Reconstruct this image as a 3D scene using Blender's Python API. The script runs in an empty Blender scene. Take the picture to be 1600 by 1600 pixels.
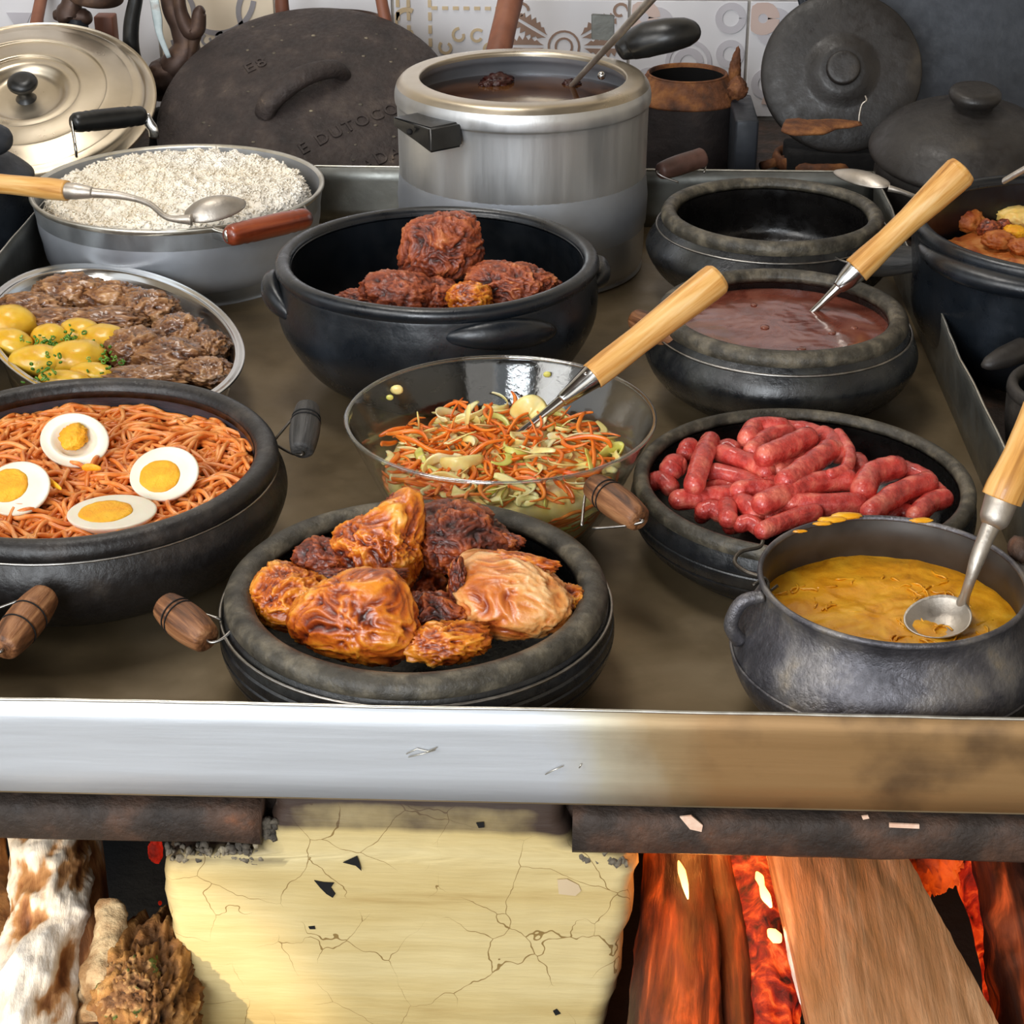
import bpy, bmesh, math, random
from mathutils import Vector, Matrix, noise, Euler
R_ = math.radians
random.seed(7)
S = bpy.context.scene
# ---------------------------------------------------------------- camera
H, FPX, TH, PS = .65, 2900.0, R_(27), R_(2.1)
cd = bpy.data.cameras.new('camera'); cam = bpy.data.objects.new('camera', cd); S.collection.objects.link(cam)
cam.location = (0, 0, H); cam.rotation_euler = (R_(90) - TH, 0, PS)
cd.sensor_width = 36; cd.lens = 36 * FPX / 1600; cd.clip_start = .05; cd.clip_end = 50
S.camera = cam
# ---------------------------------------------------------------- world, lights, exposure
w = bpy.data.worlds.new('world'); S.world = w; w.use_nodes = True
w.node_tree.nodes['Background'].inputs[0].default_value = (.90, .95, 1, 1)
w.node_tree.nodes['Background'].inputs[1].default_value = 1.25

def area(name, loc, target, size, power, col, sy=None):
    l = bpy.data.lights.new(name, 'AREA'); l.shape = 'RECTANGLE'; l.size = size; l.size_y = sy or size
    l.energy = power; l.color = col
    o = bpy.data.objects.new(name, l); S.collection.objects.link(o); o.location = loc
    o.rotation_euler = (Vector(target) - Vector(loc)).to_track_quat('-Z', 'Y').to_euler()
    return o
area('window_daylight', (-1.55, -.35, 1.5), (0, 1.35, 0), 1.1, 28, (1, .98, .95), 1.2)
area('front_window_daylight', (-.75, -1.8, .95), (-.1, 1.2, .05), .9, 66, (.90, .95, 1), 1.2)
area('ceiling_daylight', (-.5, 1.7, 2.2), (0, 1.9, .05), 1.0, 20, (1, .96, .90), .5)
area('door_daylight', (.9, -1.6, 1.1), (0, 1.2, 0), 1.3, 9, (1, .97, .93), 1.6)
sl = bpy.data.lights.new('low_sun_through_doorway', 'SPOT'); sl.energy = 260; sl.color = (1, .80, .52)
sl.spot_size = R_(7.6); sl.spot_blend = .35; sl.shadow_soft_size = .02
so = bpy.data.objects.new('low_sun_through_doorway', sl); S.collection.objects.link(so); so.location = (-1.3, -1.3, .45)
so.rotation_euler = (Vector((-.345, .84, -.17)) - so.location).to_track_quat('-Z', 'Y').to_euler()
S.view_settings.view_transform = 'Standard'; S.view_settings.look = 'None'
S.view_settings.exposure = 0.0; S.view_settings.gamma = 1; S.view_settings.use_curve_mapping = False
S.cycles.max_bounces = 8; S.cycles.caustics_reflective = False; S.cycles.caustics_refractive = False
S.cycles.sample_clamp_indirect = 4

# ---------------------------------------------------------------- points: pixel of the photo -> place on a level plane / upright plane
def _ray(px, py):
    u = (px - 800) / FPX; v = -(py - 800) / FPX
    return Vector((-math.sin(PS) * math.cos(TH) + u * math.cos(PS) - v * math.sin(PS) * math.sin(TH),
                   math.cos(PS) * math.cos(TH) + u * math.sin(PS) + v * math.cos(PS) * math.sin(TH),
                   -math.sin(TH) + v * math.cos(TH)))
def at(px, py, z):
    d = _ray(px, py); t = (z - H) / d.z; return Vector((d.x * t, d.y * t, z))
def aty(px, py, Y):
    d = _ray(px, py); t = Y / d.y; return Vector((d.x * t, Y, H + d.z * t))
def mpx(px, py, z): return (z - H) / _ray(px, py).z / FPX      # metres in one pixel there

# ---------------------------------------------------------------- materials
def lin(h):
    h = h.lstrip('#'); o = []
    for i in (0, 2, 4):
        c = int(h[i:i+2], 16) / 255; o.append(c / 12.92 if c <= .04045 else ((c + .055) / 1.055) ** 2.4)
    return (*o, 1)
MATS = {}
def mat(name, cols, scale=20, detail=6, rough=.5, rough2=None, metal=0, bump=0, bscale=None, stretch=(1, 1, 1), coat=0,
        dist=0, kind='noise', emit=None, sss=0, attr=None, spec=.5, nrough=.55, aniso=0, extra=None, coatr=.1, grain=None):
    m = bpy.data.materials.new(name); m.use_nodes = True; nt = m.node_tree; N = nt.nodes; L = nt.links
    b = N['Principled BSDF']
    tc = N.new('ShaderNodeTexCoord'); mp = N.new('ShaderNodeMapping'); mp.inputs['Scale'].default_value = stretch
    if grain:
        ga = N.new('ShaderNodeAttribute'); ga.attribute_name = 'gv'; L.new(ga.outputs['Vector'], mp.inputs[0]); mp.inputs['Scale'].default_value = (1, 1, grain)
    else: L.new(tc.outputs['Object'], mp.inputs[0])
    if kind == 'voronoi':
        t = N.new('ShaderNodeTexVoronoi'); t.inputs['Scale'].default_value = scale; fac = t.outputs['Distance']
    else:
        t = N.new('ShaderNodeTexNoise'); t.inputs['Scale'].default_value = scale; t.inputs['Detail'].default_value = detail
        t.inputs['Roughness'].default_value = nrough; t.inputs['Distortion'].default_value = dist; fac = t.outputs[0]
    L.new(mp.outputs[0], t.inputs['Vector'])
    if attr:
        a = N.new('ShaderNodeAttribute'); a.attribute_name = 'd'
        mx = N.new('ShaderNodeMix'); mx.inputs[0].default_value = attr
        L.new(fac, mx.inputs[2]); L.new(a.outputs['Fac'], mx.inputs[3]); fac = mx.outputs[0]
    r = N.new('ShaderNodeValToRGB'); e = r.color_ramp.elements
    if len(cols) == 1: cols = [(.0, cols[0][1]), (1, cols[0][1])]
    e[0].position, e[0].color = cols[0][0], lin(cols[0][1]); e[1].position, e[1].color = cols[-1][0], lin(cols[-1][1])
    for p, c in cols[1:-1]:
        x = e.new(p); x.color = lin(c)
    L.new(fac, r.inputs[0]); L.new(r.outputs[0], b.inputs['Base Color'])
    b.inputs['Metallic'].default_value = metal; b.inputs['Roughness'].default_value = rough
    b.inputs['Specular IOR Level'].default_value = spec
    b.inputs['Coat Weight'].default_value = coat; b.inputs['Coat Roughness'].default_value = coatr
    b.inputs['Anisotropic'].default_value = aniso
    if sss:
        b.inputs['Subsurface Weight'].default_value = sss; b.inputs['Subsurface Scale'].default_value = .004
    t2 = N.new('ShaderNodeTexNoise'); t2.inputs['Scale'].default_value = bscale or scale * 2; t2.inputs['Detail'].default_value = 8
    t2.inputs['Roughness'].default_value = .6; L.new(mp.outputs[0], t2.inputs['Vector'])
    if rough2 is not None:
        q = N.new('ShaderNodeMapRange'); q.inputs[1].default_value = .35; q.inputs[2].default_value = .65
        q.inputs[3].default_value = rough; q.inputs[4].default_value = rough2
        L.new(t2.outputs[0], q.inputs[0]); L.new(q.outputs[0], b.inputs['Roughness'])
    if bump:
        bp = N.new('ShaderNodeBump'); bp.inputs['Strength'].default_value = min(1, bump); bp.inputs['Distance'].default_value = .002 * max(1, bump)
        L.new(t2.outputs[0], bp.inputs['Height']); L.new(bp.outputs[0], b.inputs['Normal'])
    if emit:
        er = N.new('ShaderNodeValToRGB'); ee = er.color_ramp.elements
        ecs, st = emit
        ee[0].position, ee[0].color = ecs[0][0], lin(ecs[0][1]); ee[1].position, ee[1].color = ecs[-1][0], lin(ecs[-1][1])
        for p, c in ecs[1:-1]: ee.new(p).color = lin(c)
        L.new(fac, er.inputs[0]); L.new(er.outputs[0], b.inputs['Emission Color']); b.inputs['Emission Strength'].default_value = st
    if extra: extra(nt, b, mp, r, t2)
    MATS[name] = m
    return m

def wood_rings(nt, b, mp, r, t2):
    pass
M = {}
M['soap'] = mat('blackened_soapstone', [(.3, '#0f1011'), (.5, '#1a1b1d'), (.72, '#33332f')], 22, 8, .22, .42, bump=.5, bscale=90, coat=.25, coatr=.25)
M['soaprim'] = mat('worn_soapstone_rim', [(.3, '#25221c'), (.5, '#433e34'), (.66, '#6b6353')], 60, 10, .36, .6, bump=.7, bscale=160)
M['soapin'] = mat('oily_pot_inside', [(.3, '#080707'), (.7, '#161413')], 30, 6, .18, .38, bump=.3, bscale=70)
M['noodlepot'] = mat('charcoal_pot', [(.3, '#141212'), (.55, '#211e1d'), (.75, '#413a34')], 34, 9, .30, .52, bump=.6, bscale=130, coat=.1, coatr=.3)
M['noodlein'] = mat('charcoal_pot_inside', [(.3, '#1f1d23'), (.7, '#3c3a42')], 40, 9, .45, .65, bump=.5, bscale=90, stretch=(1, 1, 3))
M['clay'] = mat('black_burnished_clay', [(.3, '#0c0f13'), (.6, '#151a20'), (.8, '#2b3037')], 16, 6, .24, .42, bump=.35, bscale=60, coat=.2, coatr=.3)
M['clayin'] = mat('burnished_clay_inside', [(.3, '#06090d'), (.7, '#0f141a')], 20, 6, .30, .45, bump=.15, bscale=60)
M['brownclay'] = mat('smoked_clay', [(.3, '#1f1c1a'), (.6, '#2d2926'), (.8, '#4c453c')], 18, 8, .36, .6, bump=.4, bscale=90)
M['castiron'] = mat('rough_cast_iron', [(.25, '#221c1a'), (.55, '#372d29'), (.68, '#4a3f38'), (.76, '#96806a')], 30, 10, .55, .8, bump=1.0, bscale=170, metal=.1)
M['cauldron'] = mat('grey_cast_iron', [(.3, '#3a393d'), (.5, '#5c5a5e'), (.62, '#7d7977'), (.78, '#a3957e')], 28, 11, .30, .50, bump=.5, bscale=240, metal=.65)
M['cauldronin'] = mat('cauldron_inside', [(.3, '#2b2622'), (.7, '#4b443d')], 22, 5, .42, .55, metal=.3)
M['alu'] = mat('polished_aluminium', [(.3, '#b6b8ba'), (.7, '#e4e3e0')], 8, 9, .32, .50, metal=.85, bump=.3, bscale=26, stretch=(1.4, 1.4, .12))
M['alupan'] = mat('worn_aluminium', [(.3, '#8f959b'), (.6, '#b3b8bc'), (.8, '#cfd2d3')], 14, 8, .36, .52, metal=.85, bump=.25, bscale=40, stretch=(1, 1, .5))
M['alulid'] = mat('warm_aluminium_lid', [(.3, '#b3a58e'), (.7, '#d3c7b3')], 9, 7, .27, .38, metal=.92, bump=.1, bscale=20)
M['aluin'] = mat('pan_inside_aluminium', [(.3, '#a9adb5'), (.7, '#c6ccd4')], 10, 6, .40, .5, metal=.75, bump=.2, bscale=25)
M['steel'] = mat('stainless_steel', [(.3, '#b8b6b2'), (.7, '#d8d6d2')], 10, 5, .14, .24, metal=1)
M['dull'] = mat('dull_spoon_metal', [(.3, '#a2998d'), (.7, '#cbc3b8')], 30, 7, .38, .52, metal=.85, bump=.3, bscale=90)
M['wire'] = mat('steel_wire', [(.3, '#8e8a84'), (.7, '#b5b1ab')], 60, 4, .3, .4, metal=1)
M['darkwire'] = mat('dark_wire', [(.3, '#3c3833'), (.7, '#6b645b')], 60, 4, .35, .5, metal=.9)
M['bakelite'] = mat('black_bakelite', [(.3, '#151515'), (.7, '#242423')], 30, 5, .28, .4, bump=.15, bscale=60)
WST = (1, 1, 1)
M['wood'] = mat('light_turned_wood', [(.30, '#a0692c'), (.44, '#cf9448'), (.58, '#e2b068'), (.74, '#ecc588')], 150, 8, .40, .55, bump=.25, bscale=260, dist=.5, coat=.15, grain=.07)
M['brownwood'] = mat('brown_turned_wood', [(.32, '#38200f'), (.46, '#6e4426'), (.58, '#8f5f3b'), (.74, '#ab7b52')], 170, 8, .42, .6, bump=.5, bscale=300, dist=.6, grain=.07)
M['greywood'] = mat('smoked_wood_grip', [(.3, '#1d1c1b'), (.7, '#4c4946')], 170, 9, .45, .6, bump=.5, bscale=300, dist=.6, grain=.07)
M['redwood'] = mat('varnished_red_wood', [(.3, '#4f1d0f'), (.6, '#8d3d20'), (.8, '#a4522c')], 150, 6, .28, .4, bump=.2, coat=.4, grain=.06)
M['pegwood'] = mat('dull_brown_grip', [(.3, '#3d2821'), (.7, '#63443a')], 40, 6, .45, .6, bump=.2)
M['darkwood'] = mat('dark_brown_post', [(.3, '#4a2415'), (.6, '#82503a'), (.8, '#96664d')], 20, 6, .5, .7, bump=.4, stretch=(1, 1, .2))
M['rust'] = mat('rusty_iron', [(.3, '#3a2215'), (.5, '#6b3f22'), (.68, '#9a6434'), (.8, '#b98a55')], 40, 9, .65, .85, bump=1, bscale=140)
M['canbody'] = mat('sooty_can', [(.3, '#1d191a'), (.6, '#332c2b'), (.85, '#554235')], 22, 8, .5, .7, bump=.5, bscale=90)
M['blackhole'] = mat('sooty_black', [(.3, '#0a0808'), (.7, '#161312')], 20, 5, .8, .9, bump=.5)
M['griddle'] = mat('blue_grey_iron', [(.3, '#24272c'), (.6, '#34383f'), (.8, '#464a51')], 8, 8, .42, .6, bump=.2, bscale=70, metal=.3)
M['glaze'] = mat('glazed_tile_white', [(.3, '#d9d7da'), (.7, '#ebe9ea')], 5, 3, .14)
M['glazebeige'] = mat('glazed_tile_beige', [(.3, '#dcc9ae'), (.7, '#ecdcc4')], 5, 3, .14)
M['printgrey'] = mat('grey_tile_print', [(.3, '#8f8a8c'), (.7, '#aaa5a6')], 9, 3, .16)
M['printpale'] = mat('pale_tile_print', [(.3, '#c3bfc4'), (.7, '#d2ced2')], 9, 3, .16)
M['printbrown'] = mat('brown_tile_print', [(.3, '#8a6f60'), (.7, '#a58c7c')], 9, 3, .16)
M['printsand'] = mat('sand_tile_print', [(.3, '#c3ab88'), (.7, '#d5c09f')], 9, 3, .16)
M['printpink'] = mat('pinkish_tile_print', [(.3, '#cdb4aa'), (.7, '#dac5bb')], 9, 3, .16)
M['grout'] = mat('grout', [(.3, '#9c958c'), (.7, '#b9b2a8')], 60, 4, .8)
M['rawmetal'] = mat('scarred_tool_iron', [(.3, '#2a1f1b'), (.55, '#4e3a30'), (.75, '#8a6a50')], 18, 7, .4, .6, metal=.4, bump=.4)
M['paintflake'] = mat('pale_flaking_paint', [(.3, '#8ea0a2'), (.6, '#c9d4d4'), (.8, '#9b7257')], 26, 7, .5, bump=.4)
M['noodle'] = mat('tomato_noodle', [(.3, '#c9621f'), (.5, '#e88a3c'), (.72, '#f8b372')], 90, 5, .30, .45, sss=.15, coat=.2)
M['sauce_base'] = mat('tomato_sauce', [(.3, '#6a2408'), (.7, '#a44716')], 60, 6, .3, bump=1)
M['eggwhite'] = mat('boiled_egg_white', [(.3, '#e3d9c2'), (.7, '#ede6d4'), (.9, '#d2b988')], 30, 5, .28, sss=.3, bump=.1)
M['yolk'] = mat('boiled_yolk', [(.3, '#f29a12'), (.6, '#f9b924'), (.8, '#fcd04a')], 60, 7, .5, sss=.2, bump=.8, bscale=200)
M['sausage'] = mat('pink_sausage_skin', [(.3, '#9c2320'), (.48, '#cc453b'), (.7, '#ea8068')], 90, 8, .22, .36, sss=.2, bump=.9, bscale=190, coat=.5, coatr=.12)
M['chicken'] = mat('fried_chicken_skin', [(.30, '#3d130c'), (.40, '#84330f'), (.48, '#bb5c1a'), (.58, '#e08a28'), (.72, '#f4ba5c')], 18, 7, .18, .32, sss=.12, bump=.6, bscale=120, attr=.42, coat=.35, coatr=.2, dist=.6)
M['chickendark'] = mat('deep_fried_skin', [(.30, '#2c0e0a'), (.48, '#6d2a12'), (.62, '#a24c1c'), (.78, '#cf7f35')], 38, 9, .3, .45, sss=.08, bump=1.0, bscale=180, attr=.55, coat=.3, coatr=.2, dist=.6)
M['chickenlight'] = mat('pale_chicken_meat', [(.30, '#8d3a18'), (.42, '#c8702e'), (.52, '#e09a56'), (.66, '#f6d09a')], 13, 6, .18, .34, sss=.15, bump=.6, bscale=120, attr=.35, coat=.35, coatr=.2, dist=1.0)
M['beef'] = mat('roast_meat', [(.30, '#35140b'), (.44, '#74301a'), (.58, '#a44e28'), (.76, '#cf7d44')], 26, 10, .32, .48, bump=1.2, bscale=190, attr=.55, coat=.35, coatr=.25, dist=.9)
M['gravymeat'] = mat('braised_meat_in_gravy', [(.28, '#3a1f10'), (.42, '#6e452a'), (.56, '#9a6b42'), (.74, '#c79a6a')], 42, 9, .12, .24, bump=.9, bscale=130, attr=.5, coat=.7, coatr=.08, dist=.8)
M['gravy'] = mat('brown_gravy', [(.3, '#5e3a20'), (.7, '#936339')], 30, 5, .12, .2, bump=.6, bscale=60, coat=.6)
M['potato'] = mat('buttered_potato', [(.3, '#cf9414'), (.55, '#e9bd35'), (.8, '#f4dc78')], 26, 6, .3, .42, sss=.2, bump=.25, bscale=60, coat=.3)
M['herb'] = mat('chopped_green_onion', [(.3, '#2c5a12'), (.6, '#5f9426'), (.8, '#c3dc83')], 60, 3, .35)
M['carrot'] = mat('carrot_shred', [(.3, '#d9590b'), (.6, '#ee8526'), (.8, '#f6a24a')], 60, 4, .35, sss=.2, coat=.2)
M['cabbage'] = mat('pale_cabbage_shred', [(.3, '#e0c25e'), (.5, '#efdc92'), (.75, '#faf0cf')], 40, 4, .35, sss=.25, coat=.2)
M['cabbagegreen'] = mat('green_cabbage_shred', [(.3, '#b9b83a'), (.55, '#dfd978'), (.8, '#f3ecae')], 40, 4, .35, sss=.25, coat=.2)
M['rice'] = mat('white_rice', [(.3, '#fdf2dc'), (.6, '#fff8ea'), (.8, '#fffcf5')], 12, 4, .45)
M['puree'] = mat('yellow_corn_cream', [(.28, '#b06c0a'), (.42, '#dc9416'), (.62, '#eeb02a'), (.8, '#f6c64e')], 24, 9, .22, .34, bump=.5, bscale=70, dist=1.6, coat=.25)
M['bean'] = mat('brown_bean_broth', [(.3, '#5b2a20'), (.5, '#774032'), (.75, '#8f5a49')], 26, 7, .10, .16, bump=.10, bscale=40, coat=.3, dist=1.0)
M['broth'] = mat('dark_greasy_broth', [(.3, '#2a1408'), (.6, '#57361a'), (.8, '#7c5830')], 22, 7, .05, .1, bump=.1, coat=.3)
M['darkbit'] = mat('dark_meat_bit', [(.3, '#1c0a08'), (.7, '#4a1c14')], 60, 7, .2, bump=1)
M['farofa'] = mat('crumbly_farofa', [(.3, '#8a3514'), (.5, '#bf6a2c'), (.75, '#e3a35b')], 60, 7, .45, bump=1)
M['eggbit'] = mat('scrambled_egg', [(.3, '#e2b34c'), (.7, '#f4dc95')], 40, 6, .4, sss=.2, bump=.6)
M['ironbar'] = mat('burnt_iron_bar', [(.3, '#211b17'), (.5, '#392e27'), (.64, '#573f31'), (.78, '#85502f')], 26, 9, .55, .75, bump=1, bscale=150, metal=.2)
M['soot'] = mat('soot_black_masonry', [(.3, '#040303'), (.7, '#0c0908')], 18, 8, .85, .95, bump=1, bscale=60)
M['mortar'] = mat('crumbled_mortar', [(.3, '#2c2825'), (.55, '#6d6456'), (.75, '#b1a486')], 60, 9, .85, bump=1.5, bscale=120)
M['concrete'] = mat('smoked_floor', [(.3, '#5c554d'), (.7, '#7e766b')], 4, 6, .8)
M['wallpaint'] = mat('cream_wall', [(.3, '#b9ae9c'), (.7, '#c9bfae')], 3, 4, .8)
M['ceilwood'] = mat('dark_ceiling_boards', [(.3, '#3a2c21'), (.7, '#55402f')], 8, 6, .7, stretch=(1, .1, 1))
M['barkpale'] = mat('peeling_pale_bark', [(.30, '#3c1f0e'), (.42, '#83502a'), (.50, '#b98654'), (.56, '#ead9c2'), (.8, '#fffaf2')], 40, 9, .6, bump=1, bscale=160, grain=.25, attr=.55, dist=1.2)  # pale peeling bark; its near-white tones also paint in sunlit highlight streaks
M['barkwhite'] = mat('sunlit_bark', [(.30, '#8a6a46'), (.42, '#cbb48e'), (.52, '#f1e6cf'), (.8, '#fffaf0')], 40, 10, .7, bump=1.5, bscale=110, attr=.3)  # the stump knob's sunlit white is put into this bark colour
M['barkmoss'] = mat('mossy_rough_bark', [(.3, '#2c1a0e'), (.46, '#7d5430'), (.56, '#b48a58'), (.60, '#47561c'), (.68, '#6f7a30'), (.74, '#d8cba4')], 30, 10, .75, bump=1.5, bscale=110, attr=.4)
M['barkbrown'] = mat('rough_brown_bark', [(.3, '#2c180b'), (.48, '#7a5026'), (.62, '#a9793f'), (.75, '#d6b077')], 45, 10, .75, bump=1.5, bscale=100, attr=.4)
M['plank'] = mat('split_timber', [(.28, '#8c6238'), (.5, '#a97a50'), (.62, '#bd9067'), (.8, '#d9b488')], 16, 9, .55, .7, bump=.9, bscale=45, stretch=(6, .35, 6), dist=.5)
M['burnlog'] = mat('charring_log', [(.30, '#1e0c07'), (.46, '#47200f'), (.58, '#74381a'), (.78, '#a8683a')], 60, 9, .5, .7, bump=1, bscale=130, dist=.6, grain=.16,
                   emit=([(.50, '#000000'), (.61, '#5a1400'), (.74, '#e8480c')], .8))
M['ember'] = mat('glowing_ember', [(.3, '#160807'), (.55, '#4a1a10'), (.75, '#8a4a30')], 60, 9, .8, bump=1.5, bscale=120, dist=1.0,
                 emit=([(.36, '#200200'), (.50, '#a81c06'), (.60, '#e84410'), (.78, '#ff9040')], .95))
M['emberwall'] = mat('glowing_firebox_wall', [(.3, '#2c0f06'), (.7, '#7a3212')], 26, 8, .9, bump=1.5,
                     emit=([(.36, '#100100'), (.46, '#a02a02'), (.6, '#ff5a10'), (.8, '#ff8030')], .75))
M['ash'] = mat('white_ash', [(.3, '#b7aba3'), (.7, '#f0ece8')], 60, 7, .9, bump=1)
def flame_extra(nt, b, mp, r, t2): pass
M['flame'] = mat('flame_body', [(.3, '#ffb050'), (.7, '#ffd890')], 10, 2, 1, emit=([(.3, '#ffae3a'), (.7, '#ffe9a0')], 3.0))
M['redglow'] = mat('red_coal', [(.3, '#501008'), (.7, '#a03018')], 60, 6, .8, emit=([(.35, '#400200'), (.6, '#e82a14')], .5))

# tray metal: brushed, with heat-brown stains at the right of the front lip
def tray_extra(nt, b, mp, r, t2):
    N, L = nt.nodes, nt.links
    tc = N.new('ShaderNodeTexCoord'); sx = N.new('ShaderNodeSeparateXYZ'); L.new(tc.outputs['Object'], sx.inputs[0])
    n = N.new('ShaderNodeTexNoise'); n.inputs['Scale'].default_value = 11; n.inputs['Detail'].default_value = 6; L.new(tc.outputs['Object'], n.inputs['Vector'])
    mr = N.new('ShaderNodeMapRange'); mr.inputs[1].default_value = .08; mr.inputs[2].default_value = .24; L.new(sx.outputs[0], mr.inputs[0])
    ad = N.new('ShaderNodeMath'); ad.operation = 'MULTIPLY_ADD'; ad.inputs[1].default_value = .55; L.new(n.outputs[0], ad.inputs[0]); L.new(mr.outputs[0], ad.inputs[2])
    cr = N.new('ShaderNodeValToRGB'); e = cr.color_ramp.elements
    e[0].position, e[0].color = .36, lin('#c9cdd2'); e[1].position, e[1].color = 1.0, lin('#9c7a50')
    e.new(.55).color = lin('#c0b9a4'); e.new(.78).color = lin('#a58d68')
    L.new(ad.outputs[0], cr.inputs[0])
    n3 = N.new('ShaderNodeTexNoise'); n3.inputs['Scale'].default_value = 16; n3.inputs['Detail'].default_value = 8; L.new(tc.outputs['Object'], n3.inputs['Vector'])
    md = N.new('ShaderNodeMapRange'); md.inputs[1].default_value = .5; md.inputs[2].default_value = .72; L.new(n3.outputs[0], md.inputs[0])
    mm = N.new('ShaderNodeMath'); mm.operation = 'MULTIPLY'; L.new(md.outputs[0], mm.inputs[0]); L.new(mr.outputs[0], mm.inputs[1])
    mx = N.new('ShaderNodeMix'); mx.data_type = 'RGBA'; L.new(mm.outputs[0], mx.inputs[0]); L.new(cr.outputs[0], mx.inputs[6]); mx.inputs[7].default_value = lin('#57422e')
    L.new(mx.outputs[2], b.inputs['Base Color'])
M['traylip'] = mat('brushed_tray_lip', [(.3, '#c8ccd0'), (.7, '#d8dbde')], 10, 5, .42, .55, metal=.45, bump=.12, bscale=60, stretch=(.15, 1, 3), extra=tray_extra)
M['trayfloor'] = mat('stained_tray_floor', [(.28, '#5f513c'), (.5, '#7c6b50'), (.7, '#95846a'), (.85, '#4d3f2f')], 7, 9, .34, .5, metal=.45, bump=.15, bscale=30, dist=.4)
M['traywall'] = mat('tray_side_metal', [(.3, '#5f605c'), (.6, '#7f807b'), (.8, '#98978f')], 14, 8, .36, .5, metal=.85, bump=.25, bscale=50)
M['trayedge'] = mat('bright_worn_edge', [(.3, '#b9b4a6'), (.7, '#d9d6cc')], 40, 5, .3, .4, metal=.9)
# plaster: cream paint with brush streaks, hairline cracks, soot stain held in the vertex attribute d
def plaster_extra(nt, b, mp, r, t2):
    N, L = nt.nodes, nt.links
    tc = N.new('ShaderNodeTexCoord')
    dn = N.new('ShaderNodeTexNoise'); dn.inputs['Scale'].default_value = 14; dn.inputs['Detail'].default_value = 4; L.new(tc.outputs['Object'], dn.inputs['Vector'])
    av = N.new('ShaderNodeVectorMath'); av.operation = 'MULTIPLY_ADD'; av.inputs[1].default_value = (.05, .05, .05)
    L.new(dn.outputs[1], av.inputs[0]); L.new(tc.outputs['Object'], av.inputs[2])
    v = N.new('ShaderNodeTexVoronoi'); v.feature = 'DISTANCE_TO_EDGE'; v.inputs['Scale'].default_value = 21; L.new(av.outputs[0], v.inputs['Vector'])
    g = N.new('ShaderNodeTexNoise'); g.inputs['Scale'].default_value = 17; L.new(tc.outputs['Object'], g.inputs['Vector'])
    gm = N.new('ShaderNodeMapRange'); gm.inputs[1].default_value = .42; gm.inputs[2].default_value = .56; gm.inputs[3].default_value = .0; gm.inputs[4].default_value = .0045
    L.new(g.outputs[0], gm.inputs[0])
    lt = N.new('ShaderNodeMath'); lt.operation = 'LESS_THAN'; L.new(v.outputs[0], lt.inputs[0]); L.new(gm.outputs[0], lt.inputs[1])
    mx = N.new('ShaderNodeMix'); mx.data_type = 'RGBA'; L.new(lt.outputs[0], mx.inputs[0]); L.new(r.outputs[0], mx.inputs[6]); mx.inputs[7].default_value = lin('#8a6f3c')
    a = N.new('ShaderNodeAttribute'); a.attribute_name = 'd'
    sn = N.new('ShaderNodeTexNoise'); sn.inputs['Scale'].default_value = 40; sn.inputs['Detail'].default_value = 8; L.new(tc.outputs['Object'], sn.inputs['Vector'])
    ss = N.new('ShaderNodeMath'); ss.operation = 'MULTIPLY_ADD'; ss.inputs[1].default_value = .5; L.new(sn.outputs[0], ss.inputs[0]); L.new(a.outputs['Fac'], ss.inputs[2])
    cr = N.new('ShaderNodeMapRange'); cr.inputs[1].default_value = .45; cr.inputs[2].default_value = 1.05; L.new(ss.outputs[0], cr.inputs[0])
    m2 = N.new('ShaderNodeMix'); m2.data_type = 'RGBA'; L.new(cr.outputs[0], m2.inputs[0]); L.new(mx.outputs[2], m2.inputs[6]); m2.inputs[7].default_value = lin('#3a2a20')
    L.new(m2.outputs[2], b.inputs['Base Color'])
M['chip'] = mat('pale_splinter', [(.3, '#d9a98c'), (.7, '#f0d8c2')], 120, 4, .7)
M['plaster'] = mat('cream_cracked_plaster', [(.25, '#a88a50'), (.42, '#c4ad74'), (.6, '#cfbb86'), (.8, '#d8c898')], 14, 9, .6, .75, bump=.5, bscale=40, stretch=(.35, 1, 3.2), extra=plaster_extra)
g = bpy.data.materials.new('clear_glass'); g.use_nodes = True; nt = g.node_tree; nt.nodes.clear()
o_ = nt.nodes.new('ShaderNodeOutputMaterial'); mxs = nt.nodes.new('ShaderNodeMixShader'); tr = nt.nodes.new('ShaderNodeBsdfTransparent')
tr.inputs[0].default_value = (.955, .965, .955, 1); gl = nt.nodes.new('ShaderNodeBsdfGlossy'); gl.inputs['Roughness'].default_value = .04
lw = nt.nodes.new('ShaderNodeLayerWeight'); lw.inputs[0].default_value = .5
pw = nt.nodes.new('ShaderNodeMath'); pw.operation = 'POWER'; pw.inputs[1].default_value = 4; nt.links.new(lw.outputs['Facing'], pw.inputs[0])
fr = nt.nodes.new('ShaderNodeMath'); fr.operation = 'MULTIPLY_ADD'; fr.inputs[1].default_value = .9; fr.inputs[2].default_value = .06; nt.links.new(pw.outputs[0], fr.inputs[0])
nz = nt.nodes.new('ShaderNodeTexNoise'); nz.inputs['Scale'].default_value = 300; nz.inputs['Detail'].default_value = 3
bpn = nt.nodes.new('ShaderNodeBump'); bpn.inputs['Strength'].default_value = .12; bpn.inputs['Distance'].default_value = .001
tcg = nt.nodes.new('ShaderNodeTexCoord'); nt.links.new(tcg.outputs['Object'], nz.inputs['Vector']); nt.links.new(nz.outputs[0], bpn.inputs['Height'])
nt.links.new(bpn.outputs[0], gl.inputs['Normal'])
nt.links.new(fr.outputs[0], mxs.inputs[0]); nt.links.new(tr.outputs[0], mxs.inputs[1]); nt.links.new(gl.outputs[0], mxs.inputs[2]); nt.links.new(mxs.outputs[0], o_.inputs[0])
M['glass'] = g
M['glassrim'] = g.copy(); M['glassrim'].name = 'glass_rim'
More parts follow.
